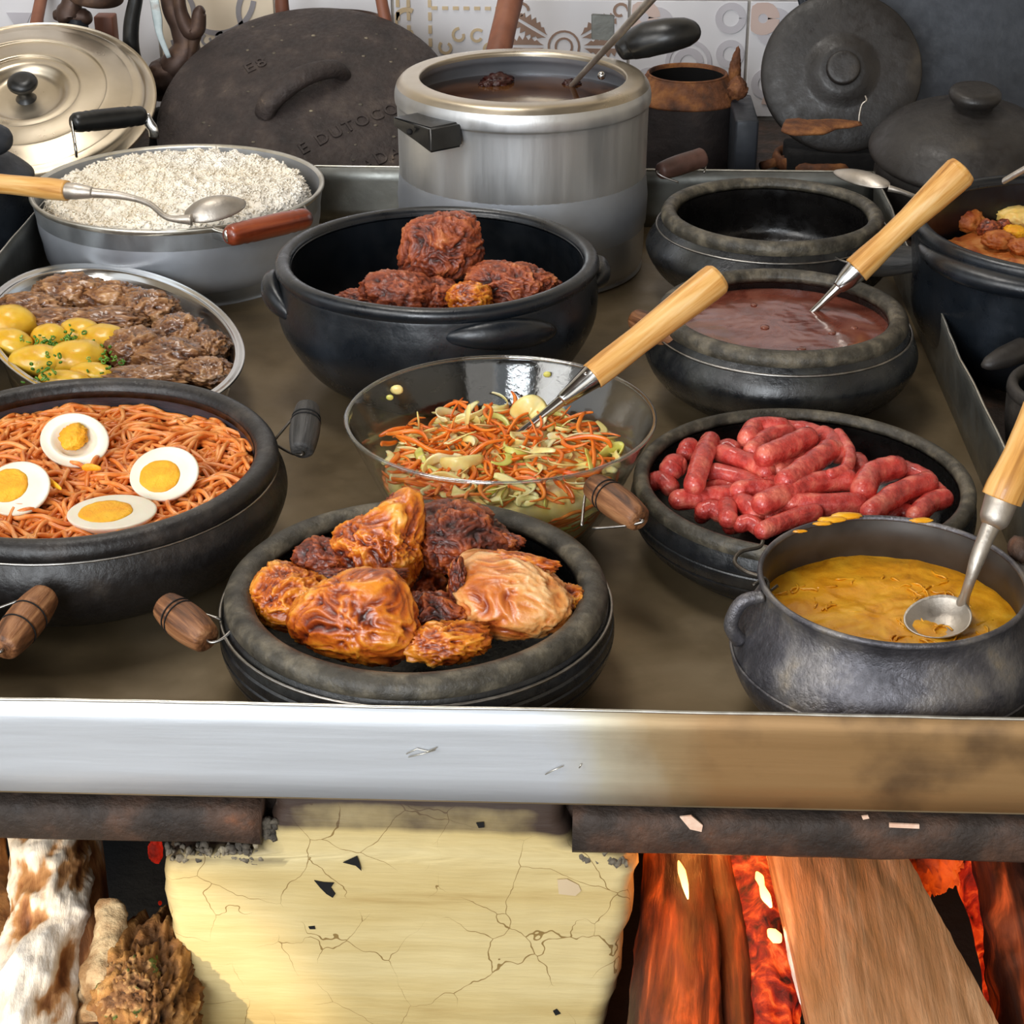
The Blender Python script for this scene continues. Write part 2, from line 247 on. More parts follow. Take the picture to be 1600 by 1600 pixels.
for n_ in M['glassrim'].node_tree.nodes:
    if n_.type == 'MATH' and n_.operation == 'MULTIPLY_ADD': n_.inputs[1].default_value = .8; n_.inputs[2].default_value = .22

# ---------------------------------------------------------------- geometry collector
class G:
    def __init__(s): s.V = []; s.F = []; s.D = None; s.W = []
    def add(s, V, F, D=None):
        n = len(s.V); s.V += [Vector(v) for v in V]; s.F += [tuple(i + n for i in f) for f in F]
        if D is not None: s.D = (s.D or []) + list(D)
        elif s.D is not None: s.D += [.5] * len(V)
        return s
    def xf(s, m): s.V = [m @ v for v in s.V]; return s
    def lathe(s, prof, c=(0, 0, 0), seg=72, a=1, b=1, rot=0, fn=None):
        V, F = [], []; n = len(prof); cr, sr = math.cos(rot), math.sin(rot)
        for j in range(seg):
            t = 2 * math.pi * j / seg
            for i, (r, z) in enumerate(prof):
                if fn: r, z = fn(r, z, t)
                x, y = r * math.cos(t) * a, r * math.sin(t) * b
                V.append((c[0] + x * cr - y * sr, c[1] + x * sr + y * cr, c[2] + z))
        for j in range(seg):
            k = (j + 1) % seg
            for i in range(n - 1): F.append((j * n + i, k * n + i, k * n + i + 1, j * n + i + 1))
        return s.add(V, F)
    def box(s, lo, hi, m=None, bev=0):
        bm = bmesh.new(); bmesh.ops.create_cube(bm, size=1)
        for v in bm.verts: v.co = Vector([(lo[i] + hi[i]) / 2 + v.co[i] * (hi[i] - lo[i]) for i in range(3)])
        if bev: bmesh.ops.bevel(bm, geom=bm.edges[:], offset=bev, segments=2, affect='EDGES', profile=.5)
        V = [v.co.copy() for v in bm.verts]; bm.verts.index_update()
        F = [[v.index for v in f.verts] for f in bm.faces]; bm.free()
        if m: V = [m @ v for v in V]
        return s.add(V, F)
    def tube(s, pts, rad, n=10, caps=True, flat=None, nz=0, nsc=30):
        pts = [Vector(p) for p in pts]; k = len(pts)
        if not hasattr(rad, '__len__'): rad = [rad] * k
        if len(rad) != k: rad = [rint(rad, i / (k - 1)) for i in range(k)]
        V, F = [], []; t0 = (pts[1] - pts[0]).normalized(); W = []; ln = 0
        u = t0.orthogonal().normalized()
        if flat: u = Vector(flat[2]); u = (u - t0 * u.dot(t0)).normalized()
        for i, p in enumerate(pts):
            t = (pts[min(i + 1, k - 1)] - pts[max(i - 1, 0)]).normalized()
            u = (u - t * u.dot(t)).normalized(); w_ = t.cross(u)
            if i: ln += (p - pts[i - 1]).length
            for j in range(n):
                an = 2 * math.pi * j / n; cu, cw = math.cos(an), math.sin(an)
                if flat: cu, cw = cu * flat[0], cw * flat[1]
                d = u * cu + w_ * cw; r = rad[i]
                if nz: r *= 1 + nz * noise.fractal(p * nsc + d * nsc * rad[i], .7, 2, 4)
                V.append(p + d * r); W.append((math.cos(an) * rad[i], math.sin(an) * rad[i], ln))
        for i in range(k - 1):
            for j in range(n): F.append((i * n + j, i * n + (j + 1) % n, (i + 1) * n + (j + 1) % n, (i + 1) * n + j))
        s.W += W
        if caps: F.append(tuple(range(n))[::-1]); F.append(tuple(range((k - 1) * n, k * n)))
        return s.add(V, F)
    def poly(s, pts, th=.0005, axis=1):
        """flat outline in XZ, given a little thickness along -Y"""
        n = len(pts); V = [(p[0], p[1], p[2]) for p in pts] + [(p[0], p[1] - th, p[2]) for p in pts]
        F = [tuple(range(n)), tuple(range(n, 2 * n))[::-1]] + [(i, i + n, (i + 1) % n + n, (i + 1) % n) for i in range(n)]
        return s.add(V, F)
    def build(s, name, m, root=None, smooth=True, angle=None):
        me = bpy.data.meshes.new(name)
        off = OFF.get(root.name, Vector()) if root else None
        if root is None:
            c = sum((v for v in s.V), Vector()) / len(s.V); off = Vector((c.x, c.y, min(v.z for v in s.V)))
        me.from_pydata([v - off for v in s.V], [], s.F); me.materials.append(m)
        if s.D:
            at_ = me.attributes.new('d', 'FLOAT', 'POINT'); at_.data.foreach_set('value', s.D)
        if len(s.W) == len(s.V):
            aw = me.attributes.new('gv', 'FLOAT_VECTOR', 'POINT'); aw.data.foreach_set('vector', [q for v in s.W for q in v])
        bm = bmesh.new(); bm.from_mesh(me); bmesh.ops.recalc_face_normals(bm, faces=bm.faces)
        for f in bm.faces: f.smooth = smooth
        if smooth and angle:
            for e in bm.edges:
                if len(e.link_faces) == 2 and e.calc_face_angle(0) > R_(angle): e.smooth = False
        bm.to_mesh(me); bm.free()
        o = bpy.data.objects.new(name, me); S.collection.objects.link(o)
        if root: o.parent = root; OFF[o.name] = off
        else: o.location = off; OFF[o.name] = off
        return o
OFF = {}
def tag(o, label, cat, group=None, kind=None):
    o['label'] = label; o['category'] = cat
    if group: o['group'] = group
    if kind: o['kind'] = kind
    return o
def thing(name, label, cat, loc, group=None, kind=None):
    o = bpy.data.objects.new(name, None); S.collection.objects.link(o); o.location = loc; o.empty_display_size = .02
    OFF[o.name] = Vector(loc); return tag(o, label, cat, group, kind)
def struct(o): o['kind'] = 'structure'; return o
def smooth_pts(P, k=6):
    P = [Vector(p) for p in P]; out = []
    for i in range(len(P) - 1):
        p0, p1, p2, p3 = P[max(i - 1, 0)], P[i], P[i + 1], P[min(i + 2, len(P) - 1)]
        for j in range(k):
            t = j / k; out.append(.5 * ((2 * p1) + (p2 - p0) * t + (2 * p0 - 5 * p1 + 4 * p2 - p3) * t * t + (3 * p1 - p0 - 3 * p2 + p3) * t ** 3))
    out.append(P[-1]); return out
def lerp(a, b, t): return a + (b - a) * t
def rint(L, t):
    x = t * (len(L) - 1); i = min(int(x), len(L) - 2); return lerp(L[i], L[i + 1], x - i)

_ico = {}
def ico(n):
    if n not in _ico:
        bm = bmesh.new(); bmesh.ops.create_icosphere(bm, subdivisions=n, radius=1)
        bm.verts.index_update(); _ico[n] = ([v.co.normalized() for v in bm.verts], [tuple(v.index for v in f.verts) for f in bm.faces]); bm.free()
    return _ico[n]
def blob(c, sc, sub=4, lobes=(), amp=.15, fq=2.2, rot=(0, 0, 0), seed=0, ridge=.5, fine=.04, flatten=None):
    """lumpy closed body: ellipsoid + lobes (direction, reach, sharpness) + folded noise"""
    V, F = ico(sub); g_ = G(); out = []; D = []; m = Euler(rot).to_matrix(); sv = Vector((seed * 7.3, seed * 3.1, seed * 1.7))
    lb = [(Vector(d).normalized(), a, k) for d, a, k in lobes]
    for v in V:
        r = 1.0
        for d, a, k in lb: r += a * math.exp(k * (v.dot(d) - 1))
        q = (v + noise.noise_vector(v * 1.25 + sv) * .55) * fq + sv
        n1 = noise.fractal(q, .8, 2.1, 4)
        n2 = 1 - abs(noise.noise(q * 2.1 + Vector((9, 2, 4)))) * 2
        n3 = 1 - abs(noise.noise(q * 5.3 + n1 * Vector((.6, .6, .6)))) * 2
        d_ = amp * (n1 * (1 - ridge) + (n2 - .5) * ridge * .8) + fine * (n3 - .5)
        r += d_
        p = m @ Vector((v.x * sc[0] * r, v.y * sc[1] * r, v.z * sc[2] * r))
        out.append(Vector(c) + p); D.append(max(0, min(1, .5 + n1 * .35 + (n2 - .55) * .25 + (n3 - .5) * .22)))
    return g_.add(out, F, D)

exec_order = []
# ================================================================ ROOM SHELL
WY = 2.45
struct(G().box((-2.4, -1.9, -1.02), (2.2, 2.6, -1.0)).build('floor', M['concrete'], smooth=False))
struct(G().box((-2.4, -1.9, 2.4), (2.2, 2.6, 2.43)).build('ceiling', M['ceilwood'], smooth=False))
struct(G().box((-2.4, WY, -1.0), (2.2, WY + .15, 2.4)).build('wall_back', M['wallpaint'], smooth=False))
struct(G().box((2.1, -1.9, -1.0), (2.2, WY, 2.4)).build('wall_right', M['wallpaint'], smooth=False))
G_ = G().box((-2.4, -1.9, -1.0), (-2.3, WY, .3)).box((-2.4, -1.9, 2.0), (-2.3, WY, 2.4)).box((-2.4, 1.4, .3), (-2.3, WY, 2.0))
struct(G_.build('wall_left', M['wallpaint'], smooth=False))

G_ = G().box((.35, -1.95, -1.0), (2.2, -1.9, 2.4)).box((-2.4, -1.95, -1.0), (-1.6, -1.9, 2.4)).box((-1.6, -1.95, 1.9), (.35, -1.9, 2.4)).box((-1.6, -1.95, -1.0), (.35, -1.9, -.2))
struct(G_.build('wall_front', M['wallpaint'], smooth=False))
# tiles of the back wall: each a piece of the wall, with its own print
wall_t = thing('tile_backsplash', 'patterned patchwork tile backsplash on the wall behind the stove', 'tiles', (0, WY, 0), kind='structure')
G().box((-1.35, WY - .004, -.02), (1.35, WY - .0005, .62)).build('grout_bed', M['grout'], wall_t, smooth=False)
TW = .154; X0 = -.553
def T(ix, u, v, dy=.0105, iz=0):     # point on the face of a tile, u v from 0 to 1
    return Vector((X0 + (ix + u) * TW, WY - dy, iz * TW + v * TW - .002))
def ribbon(pts, wd, th=.0005):
    g_ = G(); n = len(pts); L_, R2 = [], []
    for i, p in enumerate(pts):
        t = (pts[min(i + 1, n - 1)] - pts[max(i - 1, 0)]).normalized(); nn = Vector((-t.z, 0, t.x))
        ww = wd[i] if hasattr(wd, '__len__') else wd
        L_.append(p + nn * ww); R2.append(p - nn * ww)
    V = L_ + R2 + [v - Vector((0, th, 0)) for v in L_ + R2]
    F = []
    for i in range(n - 1):
        F += [(i, i + 1, n + i + 1, n + i), (2 * n + i, 3 * n + i, 3 * n + i + 1, 2 * n + i + 1), (i, 2 * n + i, 2 * n + i + 1, i + 1), (n + i, n + i + 1, 3 * n + i + 1, 3 * n + i)]
    return V, F
def arc(ix, cu, cv, r, a0, a1, w0, n=22, iz=0, spiral=0):
    P_ = []
    for i in range(n):
        t = i / (n - 1); a = R_(lerp(a0, a1, t)); rr = r * (1 - spiral * t)
        P_.append(T(ix, cu + rr * math.cos(a), cv + rr * math.sin(a), iz=iz))
    return ribbon(P_, w0 * TW)
for iz in range(4):
    for ix in range(-6, 11):
        kind = {-2: 'tri', -1: 'plain', 0: 'scroll', 1: 'plain2', 2: 'curl', 3: 'sun', 4: 'rings', 5: 'rings'}.get(ix + (iz * 3 if iz else 0), ['plain', 'scroll', 'rings', 'sun', 'curl', 'tri', 'plain2'][(ix * 5 + iz * 3) % 7])
        base = M['glazebeige'] if kind in ('scroll',) else M['glaze']
        ta, tb = T(ix, .012, .012, .0004, iz), T(ix, .988, .988, .0095, iz)
        G().box((ta.x, tb.y, ta.z), (tb.x, ta.y, tb.z), bev=.001).build('tile', base, wall_t, smooth=False)
        pr = G(); pm = 'printgrey'
        if kind == 'tri':
            for u in (.1, .4, .7):
                for v in (.05, .35, .65):
                    p = T(ix, u, v, iz=iz); q = T(ix, u + .22, v, iz=iz); r3 = T(ix, u + .11, v + .2, iz=iz)
                    pr.poly([p, q, r3] if (u * 10 + v * 10) % 2 < 1 else [T(ix, u, v + .2, iz=iz), T(ix, u + .22, v + .2, iz=iz), T(ix, u + .11, v, iz=iz)])
            pm = 'printpale'
        elif kind == 'scroll':
            for (cu, cv, r, a0, a1, w_) in [(.5, 1.02, .33, 190, 350, .022), (.05, .86, .26, -80, 90, .022), (.95, .86, .26, 90, 260, .022), (.5, .1, .33, 10, 170, .02)]:
                pr.add(*arc(ix, cu, cv, r, a0, a1, w_, iz=iz))
            for k in range(10):
                a = R_(36 * k + 10); cu, cv = .5 + .2 * math.cos(a), .45 + .2 * math.sin(a)
                pr.add(*arc(ix, cu, cv, .05, 36 * k, 36 * k + 300, .011, 14, iz, .45))
            pm = 'printgrey'
        elif kind == 'curl':
            for u in (.03, .12, .3, .97):
                for v in range(9): pr.poly([T(ix, u, .04 + v * .11, iz=iz), T(ix, u + .03, .04 + v * .11, iz=iz), T(ix, u + .03, .11 + v * .11, iz=iz), T(ix, u, .11 + v * .11, iz=iz)])
            for (cu, cv, r, a0, a1) in [(.12, .8, .1, 60, 300), (.12, .45, .1, 60, 300)]: pr.add(*arc(ix, cu, cv, r, a0, a1, .02, iz=iz))
            for k in range(8):
                a = R_(45 * k + 20); cu, cv = .63 + .2 * math.cos(a), .5 + .2 * math.sin(a)
                pr.add(*arc(ix, cu, cv, .06, 45 * k, 45 * k + 290, .012, 14, iz, .4))
            for u in range(7): pr.poly([T(ix, .33 + u * .09, .9, iz=iz), T(ix, .38 + u * .09, .9, iz=iz), T(ix, .38 + u * .09, .93, iz=iz), T(ix, .33 + u * .09, .93, iz=iz)])
            pm = 'printsand' if ix == 2 else 'printpale'
        elif kind == 'sun':
            cu, cv = .45, .60
            pr.add(*arc(ix, cu, cv, .07, 0, 360, .009, iz=iz)); pr.add(*arc(ix, cu, cv, .13, 0, 360, .009, iz=iz))
            for k in range(12):
                a = R_(30 * k); ca, sa = math.cos(a), math.sin(a)
                def q(rr, s): return T(ix, cu + ca * rr - sa * s, cv + sa * rr + ca * s, iz=iz)
                # toothed leaf: two jagged sides with an open vein
                for sg in (1, -1):
                    o1 = [q(.17, sg * .012)]
                    for j in range(6):
                        rr = .2 + j * .05; wv = .07 * math.sin((j + 1) / 7 * math.pi) + .012
                        o1 += [q(rr, sg * wv * .65), q(rr + .03, sg * (wv + .012))]
                    o1 += [q(.5, sg * .008)]; o1 += [q(.44, sg * .012), q(.3, sg * .014)]
                    if all(-.02 + X0 + ix * TW <= p.x + .02 and p.x <= X0 + (ix + 1) * TW + .002 and iz * TW - .004 <= p.z <= (iz + 1) * TW for p in o1): pr.poly(o1)
            for (u0, v0) in ((.08, .9), (.92, .9), (.08, .1), (.92, .1)):
                pr.add(*arc(ix, u0, v0, .07, 0, 300, .012, 14, iz, .5))
            pm = 'printbrown'
        elif kind == 'rings':
            for (cu, cv, r, w_) in [(.51, .47, .10, .03), (.51, .47, .18, .018), (.22, .78, .12, .04), (.5, .03, .1, .03), (.85, .85, .1, .03), (.18, .3, .1, .03), (.86, .55, .09, .03)]:
                pr.add(*arc(ix, cu, cv, min(r, cu - .02 if cu < .5 else .98 - cu, 9) if r < .2 else r, 0, 360, w_, 26, iz))
            pm = 'printpale'
        if pr.V:
            pr.V = [Vector((min(max(v.x, ta.x + .001), tb.x - .001), v.y, min(max(v.z, ta.z + .001), tb.z - .001))) for v in pr.V]
            pr.build('tile_print', M[pm], wall_t, smooth=False)
        if kind == 'rings':
            g2 = G(); g2.add(*arc(ix, .12, .85, .09, 0, 360, .05, 20, iz)); g2.add(*arc(ix, .3, .12, .1, 0, 180, .05, 20, iz)); g2.add(*arc(ix, .85, .1, .1, 0, 180, .05, 20, iz))
            g2.V = [Vector((min(max(v.x, ta.x + .001), tb.x - .001), v.y - .0003, min(max(v.z, ta.z + .001), tb.z - .001))) for v in g2.V]
            g2.build('tile_print', M['printpink'], wall_t, smooth=False)
# ================================================================ STOVE
stove = thing('wood_stove', 'masonry wood-fired stove with cream cracked plaster pier between two fire openings', 'stove', (0, 1.6, -1.0))
SZ = -.0015
G().box((-1.3, .925, -.05), (1.2, WY - .02, SZ)).build('top_plate', M['ironbar'], stove, smooth=False)
def bar(x0, x1, z0, z1, y0, y1, seed=0):
    g_ = G(); n = 90; V, F = [], []
    sec = [(y1, z1), (y0 + .004, z1), (y0, z1 - .004), (y0, (z0 + z1) / 2), (y0, z0 + .004), (y0 + .004, z0), (y1, z0)]
    m_ = len(sec)
    for i in range(n + 1):
        x = lerp(x0, x1, i / n)
        for (y, z) in sec:
            q = Vector((x * 30 + seed, y * 30, z * 60)); V.append((x, y + .0012 * noise.noise(q), z + .0012 * noise.noise(q + Vector((5, 5, 5)))))
    for i in range(n):
        for j in range(m_ - 1): F.append((i * m_ + j, i * m_ + j + 1, (i + 1) * m_ + j + 1, (i + 1) * m_ + j))
    F.append(tuple(range(m_))); F.append(tuple(range(n * m_, (n + 1) * m_))[::-1])
    return g_.add(V, F)
o = bar(-1.3, -.184, -.037, -.010, .897, .93, 1).build('iron_rail', M['ironbar'], stove); o['label'] = 'dark iron rail end over the left opening'
o = bar(.003, 1.2, -.037, -.008, .896, .93, 7).build('iron_rail', M['ironbar'], stove); o['label'] = 'dark iron rail over the right fire opening'
# the pier: one uneven slab of plaster, its edges rounded back into the openings
def pier():
    LZ = [(-1, -.245), (-.19, -.243), (-.15, -.2415), (-.12, -.245), (-.09, -.2495), (-.058, -.247), (-.050, -.239), (-.047, -.188), (-.03, -.180), (-.002, -.176)]
    RZ = [(-1, .02), (-.19, .024), (-.15, .033), (-.11, .037), (-.08, .041), (-.055, .043), (-.042, .036), (-.038, .004), (-.02, -.001), (-.002, -.003)]
    def b(L_, z):
        for (z0, x0), (z1, x1) in zip(L_, L_[1:]):
            if z <= z1: return lerp(x0, x1, (z - z0) / (z1 - z0))
        return L_[-1][1]
    zs = [-1 + .08 * i for i in range(8)] + [lerp(-.40, -.06, i / 44) for i in range(45)] + [lerp(-.057, -.002, i / 24) for i in range(25)]
    nu = 96; V, F, D = [], [], []
    for z in zs:
        wn = .003 * noise.fractal(Vector((3, z * 40, 0)), .8, 2, 4); wm = .003 * noise.fractal(Vector((30, z * 40, 0)), .8, 2, 4)
        xl, xr = b(LZ, z) + wn, b(RZ, z) + wm
        row = []
        for k in range(5): row.append((xl, 1.35 - (1.35 - .915) * (k / 4) ** .6, z, .8))
        for i in range(nu + 1):
            t = i / nu; x = lerp(xl, xr, t); e = min(x - xl, xr - x); rr = .010
            y = .904 + (rr - math.sqrt(max(0, rr * rr - (rr - min(e, rr)) ** 2))) + .0016 * noise.fractal(Vector((x * 14, 0, z * 14)), .8, 2, 5)
            top = max(0, 1 - (-z) / .03)
            y += .006 * top ** 2
            d = .68 * math.exp(-(xr - x) / .012) + .45 * math.exp(-(x - xl) / .010) + .62 * max(0, min(1, (z + .031) / .006)) + .45 * max(0, min(1, (z + .012) / .006))
            if x < -.17: d += .5 * math.exp(-abs(z + .052) / .006)
            row.append((x, y, z, d))
        for k in range(5): row.append((xr, .915 + (1.35 - .915) * ((k + 1) / 5) ** 1.6, z, .9))
        for r in row: V.append(r[:3]); D.append(min(1, r[3]))
    m_ = len(V) // len(zs)
    for i in range(len(zs) - 1):
        for j in range(m_ - 1): F.append((i * m_ + j, i * m_ + j + 1, (i + 1) * m_ + j + 1, (i + 1) * m_ + j))
    return G().add(V, F, D)
pier().build('plaster_pier', M['plaster'], stove)
g_ = G()
for (x0, x1, zc, n) in [(-.243, -.185, -.048, 70), (-.184, -.176, -.03, 30), (.0, .036, -.044, 16)]:
    for i in range(n):
        x = random.uniform(x0, x1); z = zc + random.uniform(-.006, .007)
        V, F = ico(1); s_ = random.uniform(.0012, .0036)
        g_.add([v * s_ * random.uniform(.7, 1.2) + Vector((x, .905 + random.uniform(-.001, .003), z)) for v in V], F)
o = g_.build('crumbled_mortar', M['mortar'], stove); o['kind'] = 'stuff'
# chips of bare dark plaster, tan filler patch and pale wood splinters
for pts, m_, nm in [([(536, 1347), (558, 1337), (562, 1348), (565, 1360), (556, 1352)], 'soot', 'bare_patch'),
                    ([(491, 1375), (506, 1378), (522, 1379), (517, 1386), (524, 1396), (520, 1402), (510, 1396), (500, 1386)], 'soot', 'bare_patch'),
                    ([(482, 1447), (492, 1446), (493, 1451), (484, 1451)], 'soot', 'bare_patch'),
                    ([(744, 1285), (756, 1284), (757, 1292), (748, 1293)], 'soot', 'bare_patch'),
                    ([(871, 1374), (886, 1373), (904, 1382), (908, 1391), (899, 1399), (873, 1396)], 'printsand', 'filler_patch'),
                    ([(864, 1579), (870, 1576), (876, 1583), (868, 1586)], 'soot', 'bare_patch')]:
    G().poly([aty(x, y, .9035) for x, y in pts], .0006).build(nm, M[m_], stove, smooth=False)
for pts in [[(1062, 1275), (1080, 1273), (1098, 1288), (1096, 1298), (1078, 1294)], [(1346, 1274), (1356, 1273), (1358, 1277), (1348, 1279)], [(1389, 1285), (1436, 1287), (1436, 1293), (1389, 1291)]]:
    tag(G().poly([aty(x, y, .895) for x, y in pts], .0012).build('wood_chip', M['chip'], smooth=False),
        {1062: 'broad pale wood chip stuck on the rail above the fire', 1346: 'tiny pale wood crumb on the rail above the plank', 1389: 'thin straight splinter stuck on the rail above the plank'}[pts[0][0]], 'wood chip')
# firebox inside
G().box((-.9, 1.36, -1.0), (.9, 1.42, -.05)).build('firebox_wall', M['soot'], stove, smooth=False)
G().box((-.95, .93, -1.0), (-.62, 1.42, -.05)).build('firebox_wall', M['soot'], stove, smooth=False)
G().box((.52, .93, -1.0), (.95, 1.42, -.05)).build('firebox_wall', M['soot'], stove, smooth=False)
G().box((-.95, .93, -.50), (.95, 1.42, -.30)).build('hearth', M['soot'], stove, smooth=False)
G().box((-1.3, .92, -1.0), (-.62, .94, -.04)).box((.52, .92, -1.0), (1.2, .94, -.04)).box((-.64, .92, -1.0), (.54, .94, -.42)).build('plaster_front', M['wallpaint'], stove, smooth=False)

# ================================================================ FIREWOOD
def log(name, label, ctr, rad, m_, nz=.18, nsc=22, n=30, k=14, ext=.3, flat=None, cat='firewood', group=None, near=.0):
    P_ = [at(x, y, z) for x, y, z in ctr]
    d = (P_[-1] - P_[-2]).normalized(); P_.append(P_[-1] + d * ext); rad = list(rad) + [rad[-1] * .9]
    d0 = (P_[0] - P_[1]).normalized(); P_.insert(0, P_[0] + d0 * .05); rad.insert(0, rad[0])
    Q = smooth_pts(P_, k); rr = [rint(rad, i / (len(Q) - 1)) for i in range(len(Q))]
    g_ = G(); g_.tube(Q, rr, n, flat=flat)
    cs = Q; out = []; D = []
    for i, v in enumerate(g_.V):
        c = cs[min(i // n, len(cs) - 1)]; dv = (v - c); r = dv.length or 1e-6; dv = dv / r
        q = Vector((v.x * nsc, v.y * nsc * .35, v.z * nsc)); f1 = noise.fractal(q, .75, 2.1, 5); f2 = 1 - 2 * abs(noise.noise(q * 1.7 + Vector((4, 4, 4))))
        out.append(v + dv * r * nz * (f1 * .7 + (f2 - .4) * .5)); D.append(max(0, min(1, .5 + .45 * f1 + .15 * f2)))
    g_.V = out; g_.D = D
    o = g_.build(name, m_)
    if label: tag(o, label, cat, group)
    return o
log('root_log', 'pale peeling root log in the left opening', [(30, 1680, -.15), (62, 1500, -.135), (78, 1400, -.12), (80, 1300, -.11)], [.028, .024, .024, .026], M['barkpale'], .30, 40, 72, 30)
log('branch_log', 'smooth brown branch between pale root log and dark opening gap', [(150, 1640, -.16), (140, 1480, -.14), (118, 1310, -.125)], [.018, .016, .017], M['barkpale'], .12, 18, 36, 18)
log('rough_log', 'rough golden-barked log cut by the left picture edge', [(-8, 1680, -.15), (2, 1520, -.14), (-10, 1400, -.13)], [.014, .013, .012], M['barkbrown'], .25, 40, 32, 18)
st = thing('mossy_stump', 'knobbly mossy stump leaning below the dark left opening', 'stump', at(215, 1600, -.2))
c = at(225, 1600, -.165)
blob(c, (.034, .07, .045), 6, [((.2, .4, .8), .25, 6), ((-.5, .2, .6), .15, 6)], .30, 2.2, seed=3, fine=.08).build('trunk', M['barkbrown'], st)
kp = smooth_pts([at(170, 1600, -.15), at(168, 1500, -.125), at(172, 1440, -.112), at(175, 1416, -.108)], 8)
gk = G().tube(kp, [rint([.020, .017, .0115, .0095, .0085], i / (len(kp) - 1)) for i in range(len(kp))], 30, nz=.35, nsc=55)
gk.build('knob', M['barkwhite'], st)
blob(at(205, 1545, -.13), (.019, .026, .017), 5, amp=.4, fq=3, seed=8, fine=.12).build('moss_patch', M['barkmoss'], st)
log('burning_log', 'thick cracked log burning beside the plaster pier', [(1052, 1640, -.15), (1058, 1480, -.135), (1058, 1310, -.125)], [.029, .027, .021], M['burnlog'], .16, 30, 48, 22)
log('charred_strip', 'narrow charred log strip between burning log and glowing ember log', [(1160, 1650, -.15), (1142, 1480, -.14), (1112, 1310, -.13)], [.009, .0105, .010], M['burnlog'], .2, 40, 28, 18)
log('ember_log', 'ember-covered log glowing red beside the split timber', [(1212, 1650, -.16), (1200, 1480, -.145), (1165, 1310, -.13)], [.019, .016, .015], M['ember'], .28, 60, 48, 26)
log('ash_edged_log', 'blackened log with glowing left flank at the right picture edge', [(1650, 1680, -.15), (1610, 1480, -.135), (1570, 1310, -.12)], [.032, .028, .024], M['burnlog'], .22, 40, 44, 22)
log('glowing_stick', 'thin glowing stick between split timber and right edge log', [(1575, 1680, -.18), (1545, 1480, -.165), (1500, 1310, -.13)], [.008, .008, .010], M['ember'], .25, 60, 24, 20)
# split timber plank
def plank():
    zt = -.085
    a0, a1 = at(1290, 1690, zt - .02), at(1203, 1310, zt); b0, b1 = at(1612, 1690, zt - .02), at(1402, 1310, zt)
    a1 = a1 + (a1 - a0).normalized() * .10; b1 = b1 + (b1 - b0).normalized() * .10
    nu, nv = 26, 70; V, F, D = [], [], []
    for j in range(nv + 1):
        t = j / nv; A, B = a0.lerp(a1, t), b0.lerp(b1, t)
        for i in range(nu + 1):
            s_ = i / nu; p = A.lerp(B, s_)
            p.z += .0018 * noise.fractal(Vector((s_ * 9, t * 2.5, 0)), .8, 2, 5) - .006 * max(0, .14 - s_) / .14
            if i == nu: p += Vector((.0012 * noise.noise(Vector((t * 30, 0, 0))), 0, 0))
            V.append(p)
    top = len(V)
    for j in range(nv + 1):
        for i in range(nu + 1):
            p = V[j * (nu + 1) + i].copy(); p.z = lerp(a0.z, a1.z, j / nv) - .034; p.x += .004 * (1 if i == 0 else -1 if i == nu else 0); V.append(p)
    w_ = nu + 1
    for j in range(nv):
        for i in range(nu):
            F.append((j * w_ + i, j * w_ + i + 1, (j + 1) * w_ + i + 1, (j + 1) * w_ + i)); F.append(tuple(top + q for q in (j * w_ + i, (j + 1) * w_ + i, (j + 1) * w_ + i + 1, j * w_ + i + 1)))
        for i in (0, nu): F.append((j * w_ + i, (j + 1) * w_ + i, top + (j + 1) * w_ + i, top + j * w_ + i))
    for i in range(nu):
        for j in (0, nv): F.append((j * w_ + i, j * w_ + i + 1, top + j * w_ + i + 1, top + j * w_ + i))
    return G().add(V, F)
tag(plank().build('split_timber', M['plank'], angle=50), 'wide pale split timber feeding the right fire', 'firewood')
tag(blob(at(1462, 1352, -.10) + Vector((0, .05, -.01)), (.026, .05, .03), 5, amp=.35, fq=3, seed=5, fine=.14).build('glowing_coal', M['emberwall']), 'bright orange glowing coal mass behind the split timber', 'coal')
tag(blob(aty(243, 1330, 1.05), (.005, .006, .010), 4, amp=.3, seed=2).build('red_coal', M['redglow']), 'red glowing coal at the top of the dark left gap', 'coal')
tag(blob(aty(250, 1411, 1.03), (.0014, .0014, .0018), 2, amp=.1).build('red_coal', M['redglow']), 'tiny red spark low in the dark left gap', 'coal')
tag(blob(at(1245, 1520, -.122), (.003, .035, .003), 4, amp=.4, fq=4, seed=6, rot=(.25, 0, .14)).build('ash_streak', M['ash']), 'white ash streak between ember log and split timber', 'ash')
def flame(pts, rad, label):
    P_ = smooth_pts([at(x, y, z) for x, y, z in pts], 6)
    tag(G().tube(P_, [rint(rad, i / (len(P_) - 1)) for i in range(len(P_))], 12).build('flame', M['flame']), label, 'flame', 'flames on the burning logs')
flame([(1075, 1405, -.105), (1068, 1372, -.098), (1060, 1345, -.094)], [.0004, .0022, .0026, .0004], 'slim yellow flame standing on the thick burning log')
flame([(1205, 1418, -.125), (1194, 1395, -.12), (1188, 1375, -.115), (1182, 1362, -.112)], [.0008, .0034, .0018, .0030, .0005], 'bent bright flame at the top of the ember log')
flame([(1220, 1472, -.125), (1210, 1462, -.12), (1200, 1452, -.116)], [.0006, .0040, .0036, .0006], 'short white-hot flame midway down the ember log')
for n_, p, e in [('fire_glow', (.10, 1.08, -.075), 1.1), ('fire_glow', (.20, 1.10, -.085), .7), ('fire_glow', (.085, .93, -.06), .35)]:
    l = bpy.data.lights.new(n_, 'POINT'); l.energy = e; l.color = (1, .33, .06); l.shadow_soft_size = .02
    o = bpy.data.objects.new(n_, l); S.collection.objects.link(o); o.location = p

